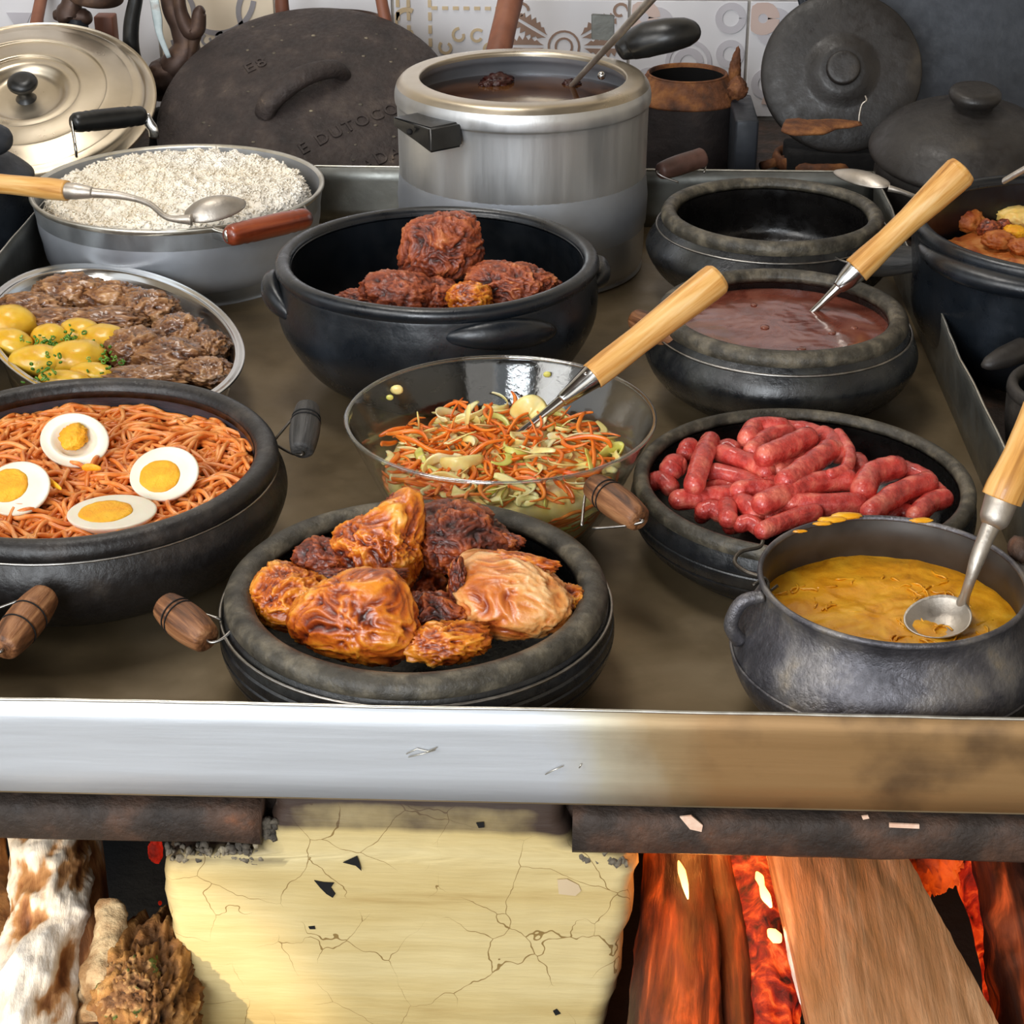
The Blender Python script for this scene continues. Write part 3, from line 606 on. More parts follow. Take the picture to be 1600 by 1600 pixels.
# ================================================================ TRAY
TX0, TX1, TY0, TY1, TH_ = -.552, .322, .898, 1.974, .065
tray = thing('serving_tray', 'large shallow metal tray on the stove holding the pots', 'tray', (-.1, 1.4, 0))
G().box((TX0, TY0, -.001), (TX1 + .004, TY1, 0)).build('tray_floor', M['trayfloor'], tray, smooth=False)
def sheet(p0, p1, h, wav, th, seed, lean=(0, 0), name='tray_wall', m_='traywall', sag=0):
    p0, p1 = Vector(p0), Vector(p1); n = 70; V, F = [], []; d = (p1 - p0).normalized(); nn = Vector((-d.y, d.x, 0))
    edge = []
    for i in range(n + 1):
        t = i / n; p = p0.lerp(p1, t); wv = wav * noise.noise(Vector((t * 7 + seed, 0, 0))) + wav * .5 * noise.noise(Vector((t * 23 + seed, 3, 0)))
        top = p + Vector((lean[0], lean[1], h + wv * .5)) + nn * wv
        for k in range(5):
            q = p.lerp(top, k / 4) + nn * (wv * .3 * math.sin(k * .78)); V.append(q); V.append(q + nn * th)
        edge.append(top + nn * th * .5)
    for i in range(n):
        for k in range(4):
            a = i * 10 + k * 2
            F += [(a, a + 2, a + 12, a + 10), (a + 1, a + 11, a + 13, a + 3)]
        F += [(i * 10, i * 10 + 10, i * 10 + 11, i * 10 + 1), (i * 10 + 8, i * 10 + 9, i * 10 + 19, i * 10 + 18)]
    for i in (0, n):
        for k in range(4): a = i * 10 + k * 2; F.append((a, a + 1, a + 3, a + 2))
    o = G().add(V, F).build(name, M[m_], tray)
    G().tube(edge, .0011, 6).build('folded_edge', M['trayedge'], o)
    return o
sheet((TX0, TY0, 0), (TX1 + .004, TY0, 0), TH_, .0012, .0016, 3, (0, -.0006), 'front_lip', 'traylip')
sheet((TX1 + .004, TY0, 0), (TX1 + .004, TY1, 0), TH_, .005, .0014, 11, (-.005, 0))
sheet((TX0, TY1, 0), (TX0, TY0, 0), TH_, .004, .0014, 5, (0, 0))
sheet((TX1, TY1, 0), (TX0, TY1, 0), TH_, .001, .0014, 8, (0, 0))
# scratches on the lip
for pts in [[(635, 1178), (652, 1170), (668, 1174), (683, 1168)], [(638, 1183), (660, 1178), (680, 1172)], [(852, 1210), (866, 1203), (880, 1197)], [(905, 1200), (908, 1194)]]:
    G().tube([aty(x, y, TY0 - .0022) for x, y in pts], .0004, 5).build('scratch', M['trayedge'], tray)

# ================================================================ POTS
def bowlprof(R, h, outer, tr, inner_base, zb=.006, ri=None):
    return [(R * a, h * b) for a, b in outer]
def ring(c, r, z, rr, a0=0, a1=360, n=72, fn=None):
    P_ = []
    for i in range(n + 1):
        t = R_(lerp(a0, a1, i / n)); P_.append(Vector((c[0] + r * math.cos(t), c[1] + r * math.sin(t), z + (fn(t) if fn else 0))))
    return P_
def fine(prof, k=5):
    P_ = smooth_pts([Vector((a, b, 0)) for a, b in prof], k); return [(max(.0003, p.x), p.y) for p in P_]
def wob(seed, am):
    return lambda r, z, t: (r * (1 + am * noise.noise(Vector((math.cos(t) * 1.3 + seed, math.sin(t) * 1.3, z * 9)))), z)
def pot(name, label, cat, px, py, Rp, z, outer, inner, tr, mo, mr, mi, wseed=0, wam=.01, band=None, floor_z=0, grooves=None):
    """outer: (share of R, share of height) up to below the rim; inner: the same going down inside"""
    c0 = at(px, py, z); R = Rp * mpx(px, py, z); h = z - floor_z; c = Vector((c0.x, c0.y, floor_z))
    root = thing(name, label, cat, c); fn = wob(wseed, wam)
    op = fine([(.0004, 0)] + [(R * a, h * b) for a, b in outer])
    if grooves:
        op2 = []
        for i, (r, zz) in enumerate(op): op2.append((r, zz))
        op = []
        for (r0, z0), (r1, z1) in zip(op2, op2[1:]):
            for q in range(4): op.append((lerp(r0, r1, q / 4), lerp(z0, z1, q / 4)))
        op.append(op2[-1]); op = [(r - (grooves[1] if any(abs(zz / h - gz) < .012 for gz in grooves[0]) else 0), zz) for r, zz in op]
    G().lathe(op, c, 96, fn=fn).build('body', mo, root)
    r0, z0 = op[-1]; ri, zi = R * inner[0][0], h * inner[0][1]
    rim = []
    for i in range(13):
        t = i / 12; an = math.pi * (1 - t) * 1.0
        # rolled lip from outer wall over the top to the inside
        cxr = (R + ri) / 2; hw = (R - ri) / 2
        rim.append((cxr - hw * math.cos(an), h - tr + tr * math.sin(an) ** .7))
    rim = [(r0 - .0006, z0 - .001), (r0 + .0002, z0 + .0002)] + rim
    rim = sorted(rim[2:], key=lambda q: -q[0]); rim = [(r0 - .0006, z0 - .001)] + rim + [(ri, h * inner[0][1] - .0005)]
    G().lathe(rim, c, 96, fn=fn).build('rim', mr, root)
    ip = fine([(ri, h - tr * .9)] + [(R * a, h * b) for a, b in inner[1:]] + [(.0004, .006)])
    G().lathe(ip, c, 96, fn=fn).build('inside', mi, root)
    if band:
        zb, rb, rr = band
        G().tube(ring(c, R * rb, floor_z + h * zb, rr, n=90), rr, 6, caps=False).build('wire_band', M['wire'], root)
    return root, c, R, h
def grip(root, A, B, r, m_, anch, wm='wire', wr=.0011, groove=(.28, .36), taper=(.72, 1, .72), label=None):
    A, B = Vector(A), Vector(B); n = 28; P_ = []; rad = []
    for i in range(n + 1):
        t = i / n; P_.append(A.lerp(B, t)); e = math.sin(math.pi * t)
        q = (taper[0] * (1 - t) + taper[2] * t) * (1 - e ** .8) + taper[1] * e ** .8
        if any(abs(t - g0) < .02 for g0 in groove): q *= .93
        if i in (0, n): q *= .86
        rad.append(r * q)
    h = G().tube(P_, rad, 20).build('handle', m_, root)
    if label: h['label'] = label
    d = (B - A).normalized()
    for g0 in groove:
        gc = A.lerp(B, g0); e = math.sin(math.pi * g0); q = (taper[0] * (1 - g0) + taper[2] * g0) * (1 - e ** .8) + taper[1] * e ** .8
        u_ = d.orthogonal().normalized(); v_ = d.cross(u_)
        G().tube([gc + (u_ * math.cos(t * math.pi / 16) + v_ * math.sin(t * math.pi / 16)) * r * q * .985 for t in range(33)], .0005, 5, caps=False).build('turned_groove', M['soot'], h)
    an = [Vector(a) for a in anch]
    w_ = smooth_pts([an[0], an[0].lerp(A, .6) - d * .004, A - d * .003, A + d * .002], 5) + smooth_pts([B - d * .002, B + d * .003, an[-1].lerp(B, .6) + d * .004, an[-1]], 5)
    G().tube(w_, wr, 7).build('wire_loop', M[wm], h)
    return h
SOAP_O = [(.70, 0), (.80, .04), (.96, .22), (1.045, .45), (1.055, .60), (1.02, .76), (.995, .84)]
SOAP_I = [(.845, .93), (.86, .8), (.90, .55), (.84, .3), (.6, .12)]
# --- pot of fried chicken
pc, cc, Rc, hc = pot('soapstone_pot', 'round black soapstone pot of fried chicken at front centre', 'pot', 650, 908, 300, .074,
    [(.70, 0), (.80, .04), (.94, .22), (1.02, .45), (1.035, .60), (1.015, .76), (.995, .84)], SOAP_I, .010, M['soap'], M['soaprim'], M['soapin'], 1, .012, band=(.80, 1.02, .0012), grooves=([.25, .36, .47, .58, .68], .0012))
grip(pc, at(256, 945, .066), at(325, 1000, .058), .0125, M['brownwood'], [at(345, 968, .062), at(362, 985, .062)], label='reddish turned wooden handle at left')
grip(pc, at(925, 757, .082), at(1000, 812, .078), .0118, M['brownwood'], [at(909, 822, .066), at(926, 826, .066)], label='brown turned wooden handle at right')
# --- pot of noodles
pn, cn, Rn, hn = pot('charcoal_pot', 'wide charcoal-grey pot of spaghetti and eggs at left', 'pot', 118, 706, 314, .09,
    [(.52, 0), (.70, .06), (.93, .30), (1.02, .55), (1.03, .70), (1.0, .83), (.985, .86)], [(.875, .93), (.885, .8), (.90, .5), (.8, .25), (.5, .1)], .012,
    M['noodlepot'], M['noodlepot'], M['noodlein'], 4, .010, band=(.845, .995, .0012))
grip(pn, at(481, 634, .098), at(472, 706, .080), .0112, M['greywood'], [at(428, 689, .078), at(430, 694, .076)], wm='darkwire', label='smoke-greyed wooden handle')
# --- neighbour pot beyond the left picture edge: only its wooden handle shows
po, co, Ro, ho = pot('soapstone_pot', 'pot left of the frame, only its wooden handle seen below the spaghetti pot', 'pot', -165, 985, 120, .065,
    SOAP_O, SOAP_I, .008, M['soap'], M['soaprim'], M['soapin'], 9, .01, band=(.80, 1.02, .0012))
grip(po, at(4, 1014, .056), at(72, 930, .064), .0125, M['brownwood'], [at(-22, 1000, .052), at(-15, 955, .055)], groove=(.35, .6), label='reddish brown turned wooden handle')
# --- pot of sausages
ps_, cs, Rs, hs = pot('soapstone_pot', 'wide glossy black pot full of pink sausages', 'pot', 1255, 742, 266, .060,
    [(.70, 0), (.80, .05), (.93, .25), (1.0, .5), (1.01, .68), (.99, .84)], [(.905, .93), (.90, .7), (.84, .35), (.6, .15)], .008,
    M['soap'], M['soaprim'], M['soapin'], 2, .012, grooves=([.42, .62], .0008))
# --- pot of bean sauce
pb, cb, Rb, hb = pot('soapstone_pot', 'dark pot of reddish bean broth behind the sausages', 'pot', 1223, 481, 196, .085,
    [(.60, 0), (.72, .05), (.98, .28), (1.09, .52), (1.08, .66), (1.02, .80), (.99, .86)], [(.84, .94), (.86, .8), (.92, .55), (.85, .3), (.5, .1)], .010,
    M['soap'], M['soaprim'], M['soapin'], 3, .010, band=(.80, 1.03, .0012))
grip(pb, at(990, 497, .075), at(1078, 540, .068), .0118, M['brownwood'], [at(1045, 505, .07), at(1075, 520, .07)], label='smoked brown wooden handle')
# --- empty pot
pe, ce, Re, he = pot('soapstone_pot', 'empty oily black pot right of the pressure cooker', 'pot', 1207, 325, 174, .09,
    [(.60, 0), (.72, .05), (.98, .28), (1.11, .50), (1.12, .62), (1.04, .78), (.99, .86)], [(.855, .94), (.86, .8), (.90, .55), (.84, .3), (.5, .1)], .010,
    M['soap'], M['soaprim'], M['soapin'], 5, .010, band=(.80, 1.035, .0011))
grip(pe, at(1030, 268, .088), at(1098, 246, .094), .0115, M['pegwood'], [at(1060, 285, .078), at(1100, 270, .08)], groove=(), taper=(.7, .95, .95), label='dull brown wooden grip at left')
grip(pe, at(1330, 410, .074), at(1430, 405, .08), .0150, M['greywood'], [at(1300, 398, .074), at(1395, 385, .074)], groove=(), taper=(.5, 1.0, .75), label='dark smoked grip at right')
# --- tall black bowl of roast meat with lugs
pm_, cm, Rm, hm = pot('clay_bowl', 'deep black clay bowl with lug handles holding roast meat', 'bowl', 683, 396, 253, .12,
    [(.50, 0), (.62, .04), (.82, .2), (.97, .48), (1.0, .68), (.985, .86), (.98, .9)], [(.90, .95), (.905, .8), (.90, .5), (.78, .22), (.5, .07)], .008,
    M['clay'], M['clay'], M['clayin'], 6, .014)
for an, sp in ((193, 17), (-62, 22), (12, 15), (118, 16)):
    P_ = []; rr = []
    for i in range(17):
        t = i / 16; a_ = R_(an + lerp(-sp, sp, t)); e = math.sin(math.pi * t)
        P_.append(Vector((cm.x + Rm * (.975 + .055 * e) * math.cos(a_), cm.y + Rm * (.975 + .055 * e) * math.sin(a_), hm * (.80 - .10 * t + .05 * e))))
        rr.append(.002 + .011 * e ** .7)
    G().tube(P_, rr, 14, flat=(1.0, .7, (0, 0, 1))).build('lug', M['clay'], pm_)
# --- yellow cream cauldron
py_, cy, Ry, hy = pot('iron_cauldron', 'grey cast-iron cauldron of yellow corn cream at front right', 'cauldron', 1395, 899, 211, .098,
    [(.60, 0), (.74, .03), (1.02, .18), (1.145, .36), (1.15, .46), (1.10, .60), (.99, .78), (.955, .88), (.97, .95)], [(.955, .985), (.93, .85), (1.0, .6), (.98, .35), (.6, .08)], .003,
    M['cauldron'], M['cauldron'], M['cauldronin'], 8, .006)
G().tube(ring(cy, Ry * 1.158, hy * .46, .001, n=90), .0011, 6, caps=False).build('cast_rib', M['cauldron'], py_)
def ear(root, c, R, h, an):
    a_ = R_(an); d = Vector((math.cos(a_), math.sin(a_), 0))
    P_ = smooth_pts([c + d * R * .97 + Vector((0, 0, h * .90)), c + d * R * 1.13 + Vector((0, 0, h * .86)), c + d * R * 1.20 + Vector((0, 0, h * .70)), c + d * R * 1.12 + Vector((0, 0, h * .58))], 6)
    return G().tube(P_, [rint([.004, .0045, .0045, .005], i / (len(P_) - 1)) for i in range(len(P_))], 10).build('ear', M['cauldron'], root)
e1 = ear(py_, cy, Ry, hy, 188); e2 = ear(py_, cy, Ry, hy, 20)
bp_ = smooth_pts([at(1200, 925, .092), at(1196, 905, .094), at(1165, 893, .094), at(1148, 878, .094), at(1158, 862, .096), at(1186, 855, .096), at(1192, 845, .098)], 6)
G().tube(bp_, .0013, 7).tube(smooth_pts([at(1176, 915, .094), at(1196, 905, .096), at(1198, 925, .088), at(1215, 915, .09)], 4), .0011, 6).build('bail_wire', M['darkwire'], py_)
blob(at(1592, 858, .094), (.006, .012, .008), 3, amp=.3, seed=4).build('bail_knot', M['ironbar'], py_)
for (x, y, s_) in [(1300, 812, .006), (1322, 806, .007), (1285, 818, .004), (1440, 813, .005), (1250, 830, .003)]:
    blob(at(x, y, .0985), (s_ * 1.5, s_ * .5, s_ * .3), 3, amp=.4, fq=4, seed=x, rot=(0, 0, .1)).build('cream_smear', M['puree'], py_)
# --- glass salad bowl
ps0 = at(782, 648, .095); RS = 244 * mpx(782, 648, .095)
gb = thing('glass_bowl', 'clear glass salad bowl with shredded carrot and cabbage', 'bowl', (ps0.x, ps0.y, 0))
GP = [(.0004, .001), (RS * .52, .001), (RS * .60, .004), (RS * .74, .03), (RS * .88, .065), (RS * .985, .092), (RS, .095), (RS * .985, .0955), (RS * .965, .092), (RS * .86, .065), (RS * .72, .032), (RS * .58, .008), (RS * .5, .005), (.0004, .005)]
G().lathe(fine(GP[:6], 5) + GP[6:8] + fine(GP[8:], 5), (ps0.x, ps0.y, 0), 96).build('bowl_wall', M['glass'], gb)
G().tube(ring(ps0, RS * .985, .0945, .0018, n=96), .0017, 8, caps=False).build('glass_rim', M['glassrim'], gb)
# --- rice pan
def metalpan(name, label, px, py, Rp, z, rb, m1, m2, lipw=.003):
    c0 = at(px, py, z); R = Rp * mpx(px, py, z); c = Vector((c0.x, c0.y, 0)); root = thing(name, label, 'pan', c)
    G().lathe(fine([(.0004, 0), (R * rb * .93, 0), (R * rb * .99, .004), (R * (rb + 1) / 2, z * .5), (R * .985, z - .006)], 6), c, 96).build('body', m1, root)
    G().lathe([(R * .985, z - .006), (R * 1.0, z - .003), (R * 1.0, z), (R * .985, z + .0005), (R * .965, z - .002)], c, 96).build('rolled_rim', M['trayedge'], root)
    G().lathe(fine([(R * .965, z - .002), (R * .95, z * .5), (R * rb * .92, .008), (.0004, .006)], 6), c, 96).build('inside', m2, root)
    return root, c, R
pr_, cr, Rr = metalpan('rice_pan', 'round aluminium pan heaped with white rice', 278, 288, 228, .087, .88, M['alupan'], M['aluin'])
def sidegrip(root, A, B, r, m_, anch, label):
    A, B = Vector(A), Vector(B); P_ = []; rad = []
    for i in range(25):
        t = i / 24; P_.append(A.lerp(B, t)); e = min(1, math.sin(math.pi * t) * 1.6 + .0) ** .5 if 0 < t < 1 else 0
        rad.append(r * (.80 + .2 * e) * (.94 if i in (4, 6, 18, 20) else 1) * (.8 if i in (0, 24) else 1))
    h = G().tube(P_, rad, 20).build('handle', m_, root); h['label'] = label
    for (e, an) in ((A, anch[0]), (B, anch[1])):
        an = Vector(an); d = (e - an).normalized()
        s = G().tube(smooth_pts([an - Vector((0, 0, .008)), an + Vector((0, 0, .001)), an.lerp(e, .5), e], 4), .006, 10, flat=(1, .28, (0, 0, 1) if abs(d.z) < .8 else (1, 0, 0)))
        s.build('bracket', M['steel'], h)
    return h
sidegrip(pr_, at(112, 192, .105), at(226, 180, .100), .0118, M['bakelite'], [at(118, 232, .083), at(240, 205, .083)], 'black plastic side handle')
sidegrip(pr_, at(355, 369, .090), at(482, 340, .085), .0112, M['redwood'], [at(318, 360, .074), at(470, 318, .074)], 'red-brown varnished wooden side handle')
for dx in (0, 28): 
    V, F = ico(2); G().add([v * .0025 + at(308 + dx, 374 - dx * .05, .068) for v in V], F).build('rivet', M['steel'], pr_)
# --- pressure cooker
c0 = at(817, 118, .195); RK = 201 * mpx(817, 118, .195); ck = Vector((c0.x, c0.y, 0)); ZK = .195
ko = thing('pressure_cooker', 'tall open aluminium pressure cooker without its lid', 'pressure cooker', ck)
G().lathe(fine([(.0004, 0), (RK * .88, 0), (RK * .955, .005), (RK * .975, .02), (RK * .978, .06), (RK * .980, .11), (RK * .985, .165), (RK * 1.0, .172), (RK * 1.0, .181), (RK * .985, .188)], 5), ck, 120).build('body', M['alu'], ko)
G().lathe(fine([(RK * .985, .188), (RK * .95, .1935), (RK * .90, ZK), (RK * .83, ZK), (RK * .805, .1945), (RK * .80, .190)], 4), ck, 120).build('shoulder', M['alulid'], ko)
G().lathe(fine([(RK * .80, .190), (RK * .83, .184), (RK * .90, .175), (RK * .93, .15), (RK * .93, .03), (.0004, .008)], 5), ck, 96).build('inside', M['aluin'], ko)
def block(pts_lo, pts_hi, name, m_, root, bev=.002):
    bm = bmesh.new(); vs = [bm.verts.new(p) for p in list(pts_lo) + list(pts_hi)]; n = len(pts_lo)
    bm.faces.new(vs[:n]); bm.faces.new(vs[n:][::-1])
    for i in range(n): bm.faces.new((vs[i], vs[i + n], vs[(i + 1) % n + n], vs[(i + 1) % n]))
    bmesh.ops.recalc_face_normals(bm, faces=bm.faces); bmesh.ops.bevel(bm, geom=bm.edges[:], offset=bev, segments=3, affect='EDGES')
    bm.verts.index_update(); V = [v.co.copy() for v in bm.verts]; F = [[v.index for v in f.verts] for f in bm.faces]; bm.free()
    return G().add(V, F).build(name, m_, root, angle=35)
zt, zb_ = .178, .158
hd = block([at(614, 196, zb_ ) , at(672, 240, zb_ + .0), at(722, 230, zb_), at(700, 182, zb_)], [at(612, 183, zt), at(672, 200, zt), at(722, 190, zt), at(690, 168, zt)], 'side_handle', M['bakelite'], ko)
V, F = ico(2); G().add([v * .0032 + at(640, 206, .1665) for v in V], F).build('screw_hole', M['blackhole'], hd)
lh = smooth_pts([at(968, 82, .200), at(985, 72, .206), at(1010, 62, .214), at(1045, 55, .220), at(1072, 50, .222), at(1083, 48, .222)], 5)
G().tube(lh, [rint([.010, .017, .021, .020, .017, .011], i / (len(lh) - 1)) for i in range(len(lh))], 20, flat=(.85, 1.0, (0, 0, 1))).build('long_handle', M['bakelite'], ko)
block([aty(924, 62, 1.965), aty(960, 64, 1.965), aty(960, 24, 1.965), aty(924, 22, 1.965)], [p + Vector((0, .004, 0)) for p in [aty(924, 62, 1.965), aty(960, 64, 1.965), aty(960, 24, 1.965), aty(924, 22, 1.965)]], 'lid_bracket', M['traywall'], ko, .0008)
G().lathe([(.0004, 0), (RK * .925, 0)], ck + Vector((0, 0, .168)), 96).build('broth', M['broth'], ko)
V, F = ico(3); G().add([v * .0045 + at(940, 118, .182) for v in V], F).build('rivet', M['steel'], ko)
# --- oval steel dish
DC = Vector((-.412, 1.526, 0)); DA, DB, DR = .192, .104, R_(-60.6)
dish = thing('oval_dish', 'oval stainless serving dish with braised meat and potatoes', 'dish', DC)
dp = fine([(.0004, 0), (.78, 0), (.84, .006), (.90, .030), (.93, .041)], 5); dr = fine([(.93, .041), (1.0, .045), (.995, .047), (.955, .0452), (.93, .0452), (.905, .040)], 3); di = fine([(.905, .040), (.87, .028), (.80, .008), (.0004, .004)], 5)
G().lathe(dp, DC, 110, DA, DB, DR).build('body', M['steel'], dish)
G().lathe(dr, DC, 110, DA, DB, DR).build('wide_rim', M['steel'], dish)
G().lathe(di, DC, 110, DA, DB, DR).build('inside', M['steel'], dish)
# --- right-hand pan of farofa, outside the tray
pf, cf, Rf, hf = pot('clay_bowl', 'deep black clay bowl of farofa beyond the right tray edge', 'bowl', 1690, 345, 262, .13,
    [(.62, 0), (.78, .05), (.93, .3), (.96, .6), (.985, .84), (.985, .9)], [(.91, .95), (.90, .8), (.88, .5), (.75, .25), (.5, .1)], .009,
    M['clay'], M['clay'], M['clayin'], 16, .012, floor_z=SZ)
P_ = []; rr = []
for i in range(21):
    t = i / 20; a_ = R_(lerp(188, 262, t)); e = math.sin(math.pi * t)
    P_.append(Vector((cf.x + Rf * (.97 + .05 * e) * math.cos(a_), cf.y + Rf * (.97 + .05 * e) * math.sin(a_), hf * .86))); rr.append(.002 + .010 * e ** .6)
G().tube(P_, rr, 14, flat=(.8, 1, (0, 0, 1))).build('lug', M['clay'], pf)
pg, cg, Rg, hg = pot('clay_bowl', 'clay bowl with pointed lug cut by the right picture edge', 'bowl', 1695, 600, 118, .085,
    [(.5, 0), (.66, .05), (.88, .3), (.97, .6), (.985, .84), (.985, .9)], [(.84, .95), (.84, .8), (.80, .5), (.7, .25), (.5, .1)], .009,
    M['brownclay'], M['brownclay'], M['clayin'], 19, .012, floor_z=SZ)
P_ = smooth_pts([at(1600, 545, .072), at(1570, 558, .070), at(1545, 568, .068), at(1533, 572, .066)], 5)
G().tube(P_, [rint([.012, .011, .007, .0015], i / (len(P_) - 1)) for i in range(len(P_))], 14, flat=(.8, 1, (0, 0, 1))).build('lug', M['brownclay'], pg)
# ================================================================ FOOD
def piece(name, label, cat, group, px, py, z, sx, sy, sz, m_, rot=0, seed=0, lobes=(), amp=.22, fq=1.7, sub=5, fine_=.05, tilt=(0, 0)):
    """sx sy sz: half sizes in photo pixels at that place (across, deep, tall)"""
    k = mpx(px, py, z)
    o = blob(at(px, py, z), (sx * k, sy * k, sz * k), sub, lobes, amp, fq, (tilt[0], tilt[1], R_(rot)), seed, fine=fine_).build(name, m_)
    return tag(o, label, cat, group)
CG = 'fried chicken pieces in the front pot'
piece('chicken_piece', 'crispy drumstick standing tallest at the back left of the front pot', 'chicken', CG, 596, 862, .082, 62, 62, 62, M['chicken'], 0, 1,
      [((.55, .35, .9), .75, 9), ((-.75, .1, .1), .35, 6), ((.2, -.3, -.9), .3, 5)], .22, 1.8, 6)
piece('chicken_piece', 'dark knuckle of chicken beside the tallest drumstick, touching the back rim', 'chicken', CG, 632, 808, .100, 28, 30, 34, M['chickendark'], 0, 12, [((.3, .2, .9), .3, 6), ((-.6, 0, .6), .3, 6)], .35, 2.2, 5)
piece('chicken_piece', 'reddish fried chicken thigh at the back right of the front pot', 'chicken', CG, 714, 842, .080, 70, 74, 50, M['chickendark'], -22, 21,
      [((-.7, .5, .4), .25, 5), ((.9, .1, -.2), .35, 6)], .20, 1.8, 6)
piece('chicken_piece', 'dark crisp wing tip sticking out to the right behind the pale piece', 'chicken', CG, 775, 845, .082, 36, 18, 17, M['chickendark'], -15, 5, [((.9, 0, .2), .3, 6)], .4, 2.4, 5)
piece('chicken_piece', 'small dark crispy chicken scrap at the far left back of the front pot', 'chicken', CG, 512, 874, .076, 44, 34, 34, M['chickendark'], 20, 31, [((-.8, 0, .5), .3, 5)], .34, 2.3, 5)
piece('chicken_piece', 'orange chicken piece resting against the left inside of the front pot', 'chicken', CG, 455, 937, .064, 62, 60, 46, M['chicken'], -10, 41, [((-.5, .4, .6), .25, 6)], .20, 1.7, 6)
piece('chicken_piece', 'curled dark crisp between the orange left piece and the tall drumstick', 'chicken', CG, 520, 905, .070, 50, 26, 20, M['chickendark'], 0, 44, [((.7, 0, .5), .3, 6)], .4, 2.6, 5)
piece('chicken_piece', 'large golden chicken thigh at the front centre of the front pot', 'chicken', CG, 560, 968, .071, 94, 66, 68, M['chicken'], -12, 51,
      [((.35, .2, .95), .36, 8), ((-.9, -.2, -.2), .25, 5), ((.7, -.4, -.4), .2, 5)], .15, 1.4, 6, .04)
piece('chicken_piece', 'purplish crisp skin fold on top of the large golden thigh', 'chicken', CG, 585, 905, .090, 42, 18, 14, M['chickendark'], 12, 57, [((.7, 0, .6), .4, 7)], .42, 2.8, 5)
piece('chicken_piece', 'pale carved chicken piece with exposed meat at the right of the front pot', 'chicken', CG, 792, 934, .070, 92, 78, 60, M['chickenlight'], -18, 61,
      [((-.8, .5, .5), .28, 7), ((.85, -.2, -.1), .18, 5)], .13, 1.2, 6, .035)
piece('chicken_piece', 'orange skin roll along the top of the pale carved piece', 'chicken', CG, 800, 880, .088, 60, 22, 17, M['chicken'], -12, 66, [((.8, 0, .3), .3, 6)], .3, 2.4, 5)
piece('chicken_piece', 'ragged skin flap hanging on the left side of the pale carved piece', 'chicken', CG, 716, 918, .078, 15, 24, 42, M['chickendark'], 10, 69, [((0, 0, .9), .3, 6)], .4, 2.8, 5)
piece('chicken_piece', 'small chicken flap touching the right inside wall of the front pot', 'chicken', CG, 872, 940, .066, 34, 34, 26, M['chicken'], 0, 73, [((.8, 0, .5), .3, 6)], .36, 2.4, 5)
piece('chicken_piece', 'deep brown lump of chicken between thigh and pale piece', 'chicken', CG, 678, 972, .060, 58, 48, 42, M['chickendark'], 5, 81, [((-.4, .1, .8), .2, 6)], .28, 2.1, 6)
piece('chicken_piece', 'orange and dark chicken scrap at the bottom front edge of the front pot', 'chicken', CG, 694, 1006, .062, 64, 40, 30, M['chicken'], 8, 85, [((.8, .1, .5), .25, 6)], .34, 2.4, 5)
piece('chicken_piece', 'shadowed chicken piece deep in the middle of the front pot', 'chicken', CG, 655, 915, .052, 46, 60, 40, M['chickendark'], 0, 91, (), .3, 2, 5)
BG = 'roast meat pieces in the deep black bowl'
piece('roast_meat', 'tallest roast meat lump standing at the centre of the black bowl', 'meat', BG, 690, 392, .118, 58, 50, 54, M['beef'], 8, 101, [((.7, 0, .8), .30, 7), ((-.6, 0, .6), .16, 6), ((-.8, 0, -.7), .40, 6), ((.8, 0, -.5), .22, 6)], .20, 1.7, 6, .06)
piece('roast_meat', 'ragged roast meat chunk at the left front of the black bowl', 'meat', BG, 628, 460, .100, 56, 40, 34, M['beef'], 0, 108, [((-.7, .1, .4), .25, 6)], .32, 2.2, 5)
piece('roast_meat', 'small dark meat shred at the far left of the black bowl', 'meat', BG, 566, 468, .092, 44, 24, 16, M['beef'], 5, 111, (), .36, 2.6, 5)
piece('roast_meat', 'orange fatty meat piece at the front centre of the black bowl', 'meat', BG, 734, 466, .102, 36, 30, 26, M['chicken'], 0, 115, (), .25, 2.3, 5)
piece('roast_meat', 'flat roast meat slab at the right of the black bowl', 'meat', BG, 800, 448, .102, 68, 46, 36, M['beef'], -10, 119, [((-.8, .3, .6), .2, 5)], .24, 1.9, 6)
piece('roast_meat', 'small reddish meat tip farthest right in the black bowl', 'meat', BG, 856, 446, .098, 24, 18, 12, M['beef'], -8, 123, (), .3, 2.6, 4)
piece('roast_meat', 'dark meat chunk under the tallest lump in the black bowl', 'meat', BG, 680, 462, .096, 40, 36, 28, M['beef'], 0, 127, (), .3, 2.4, 5)

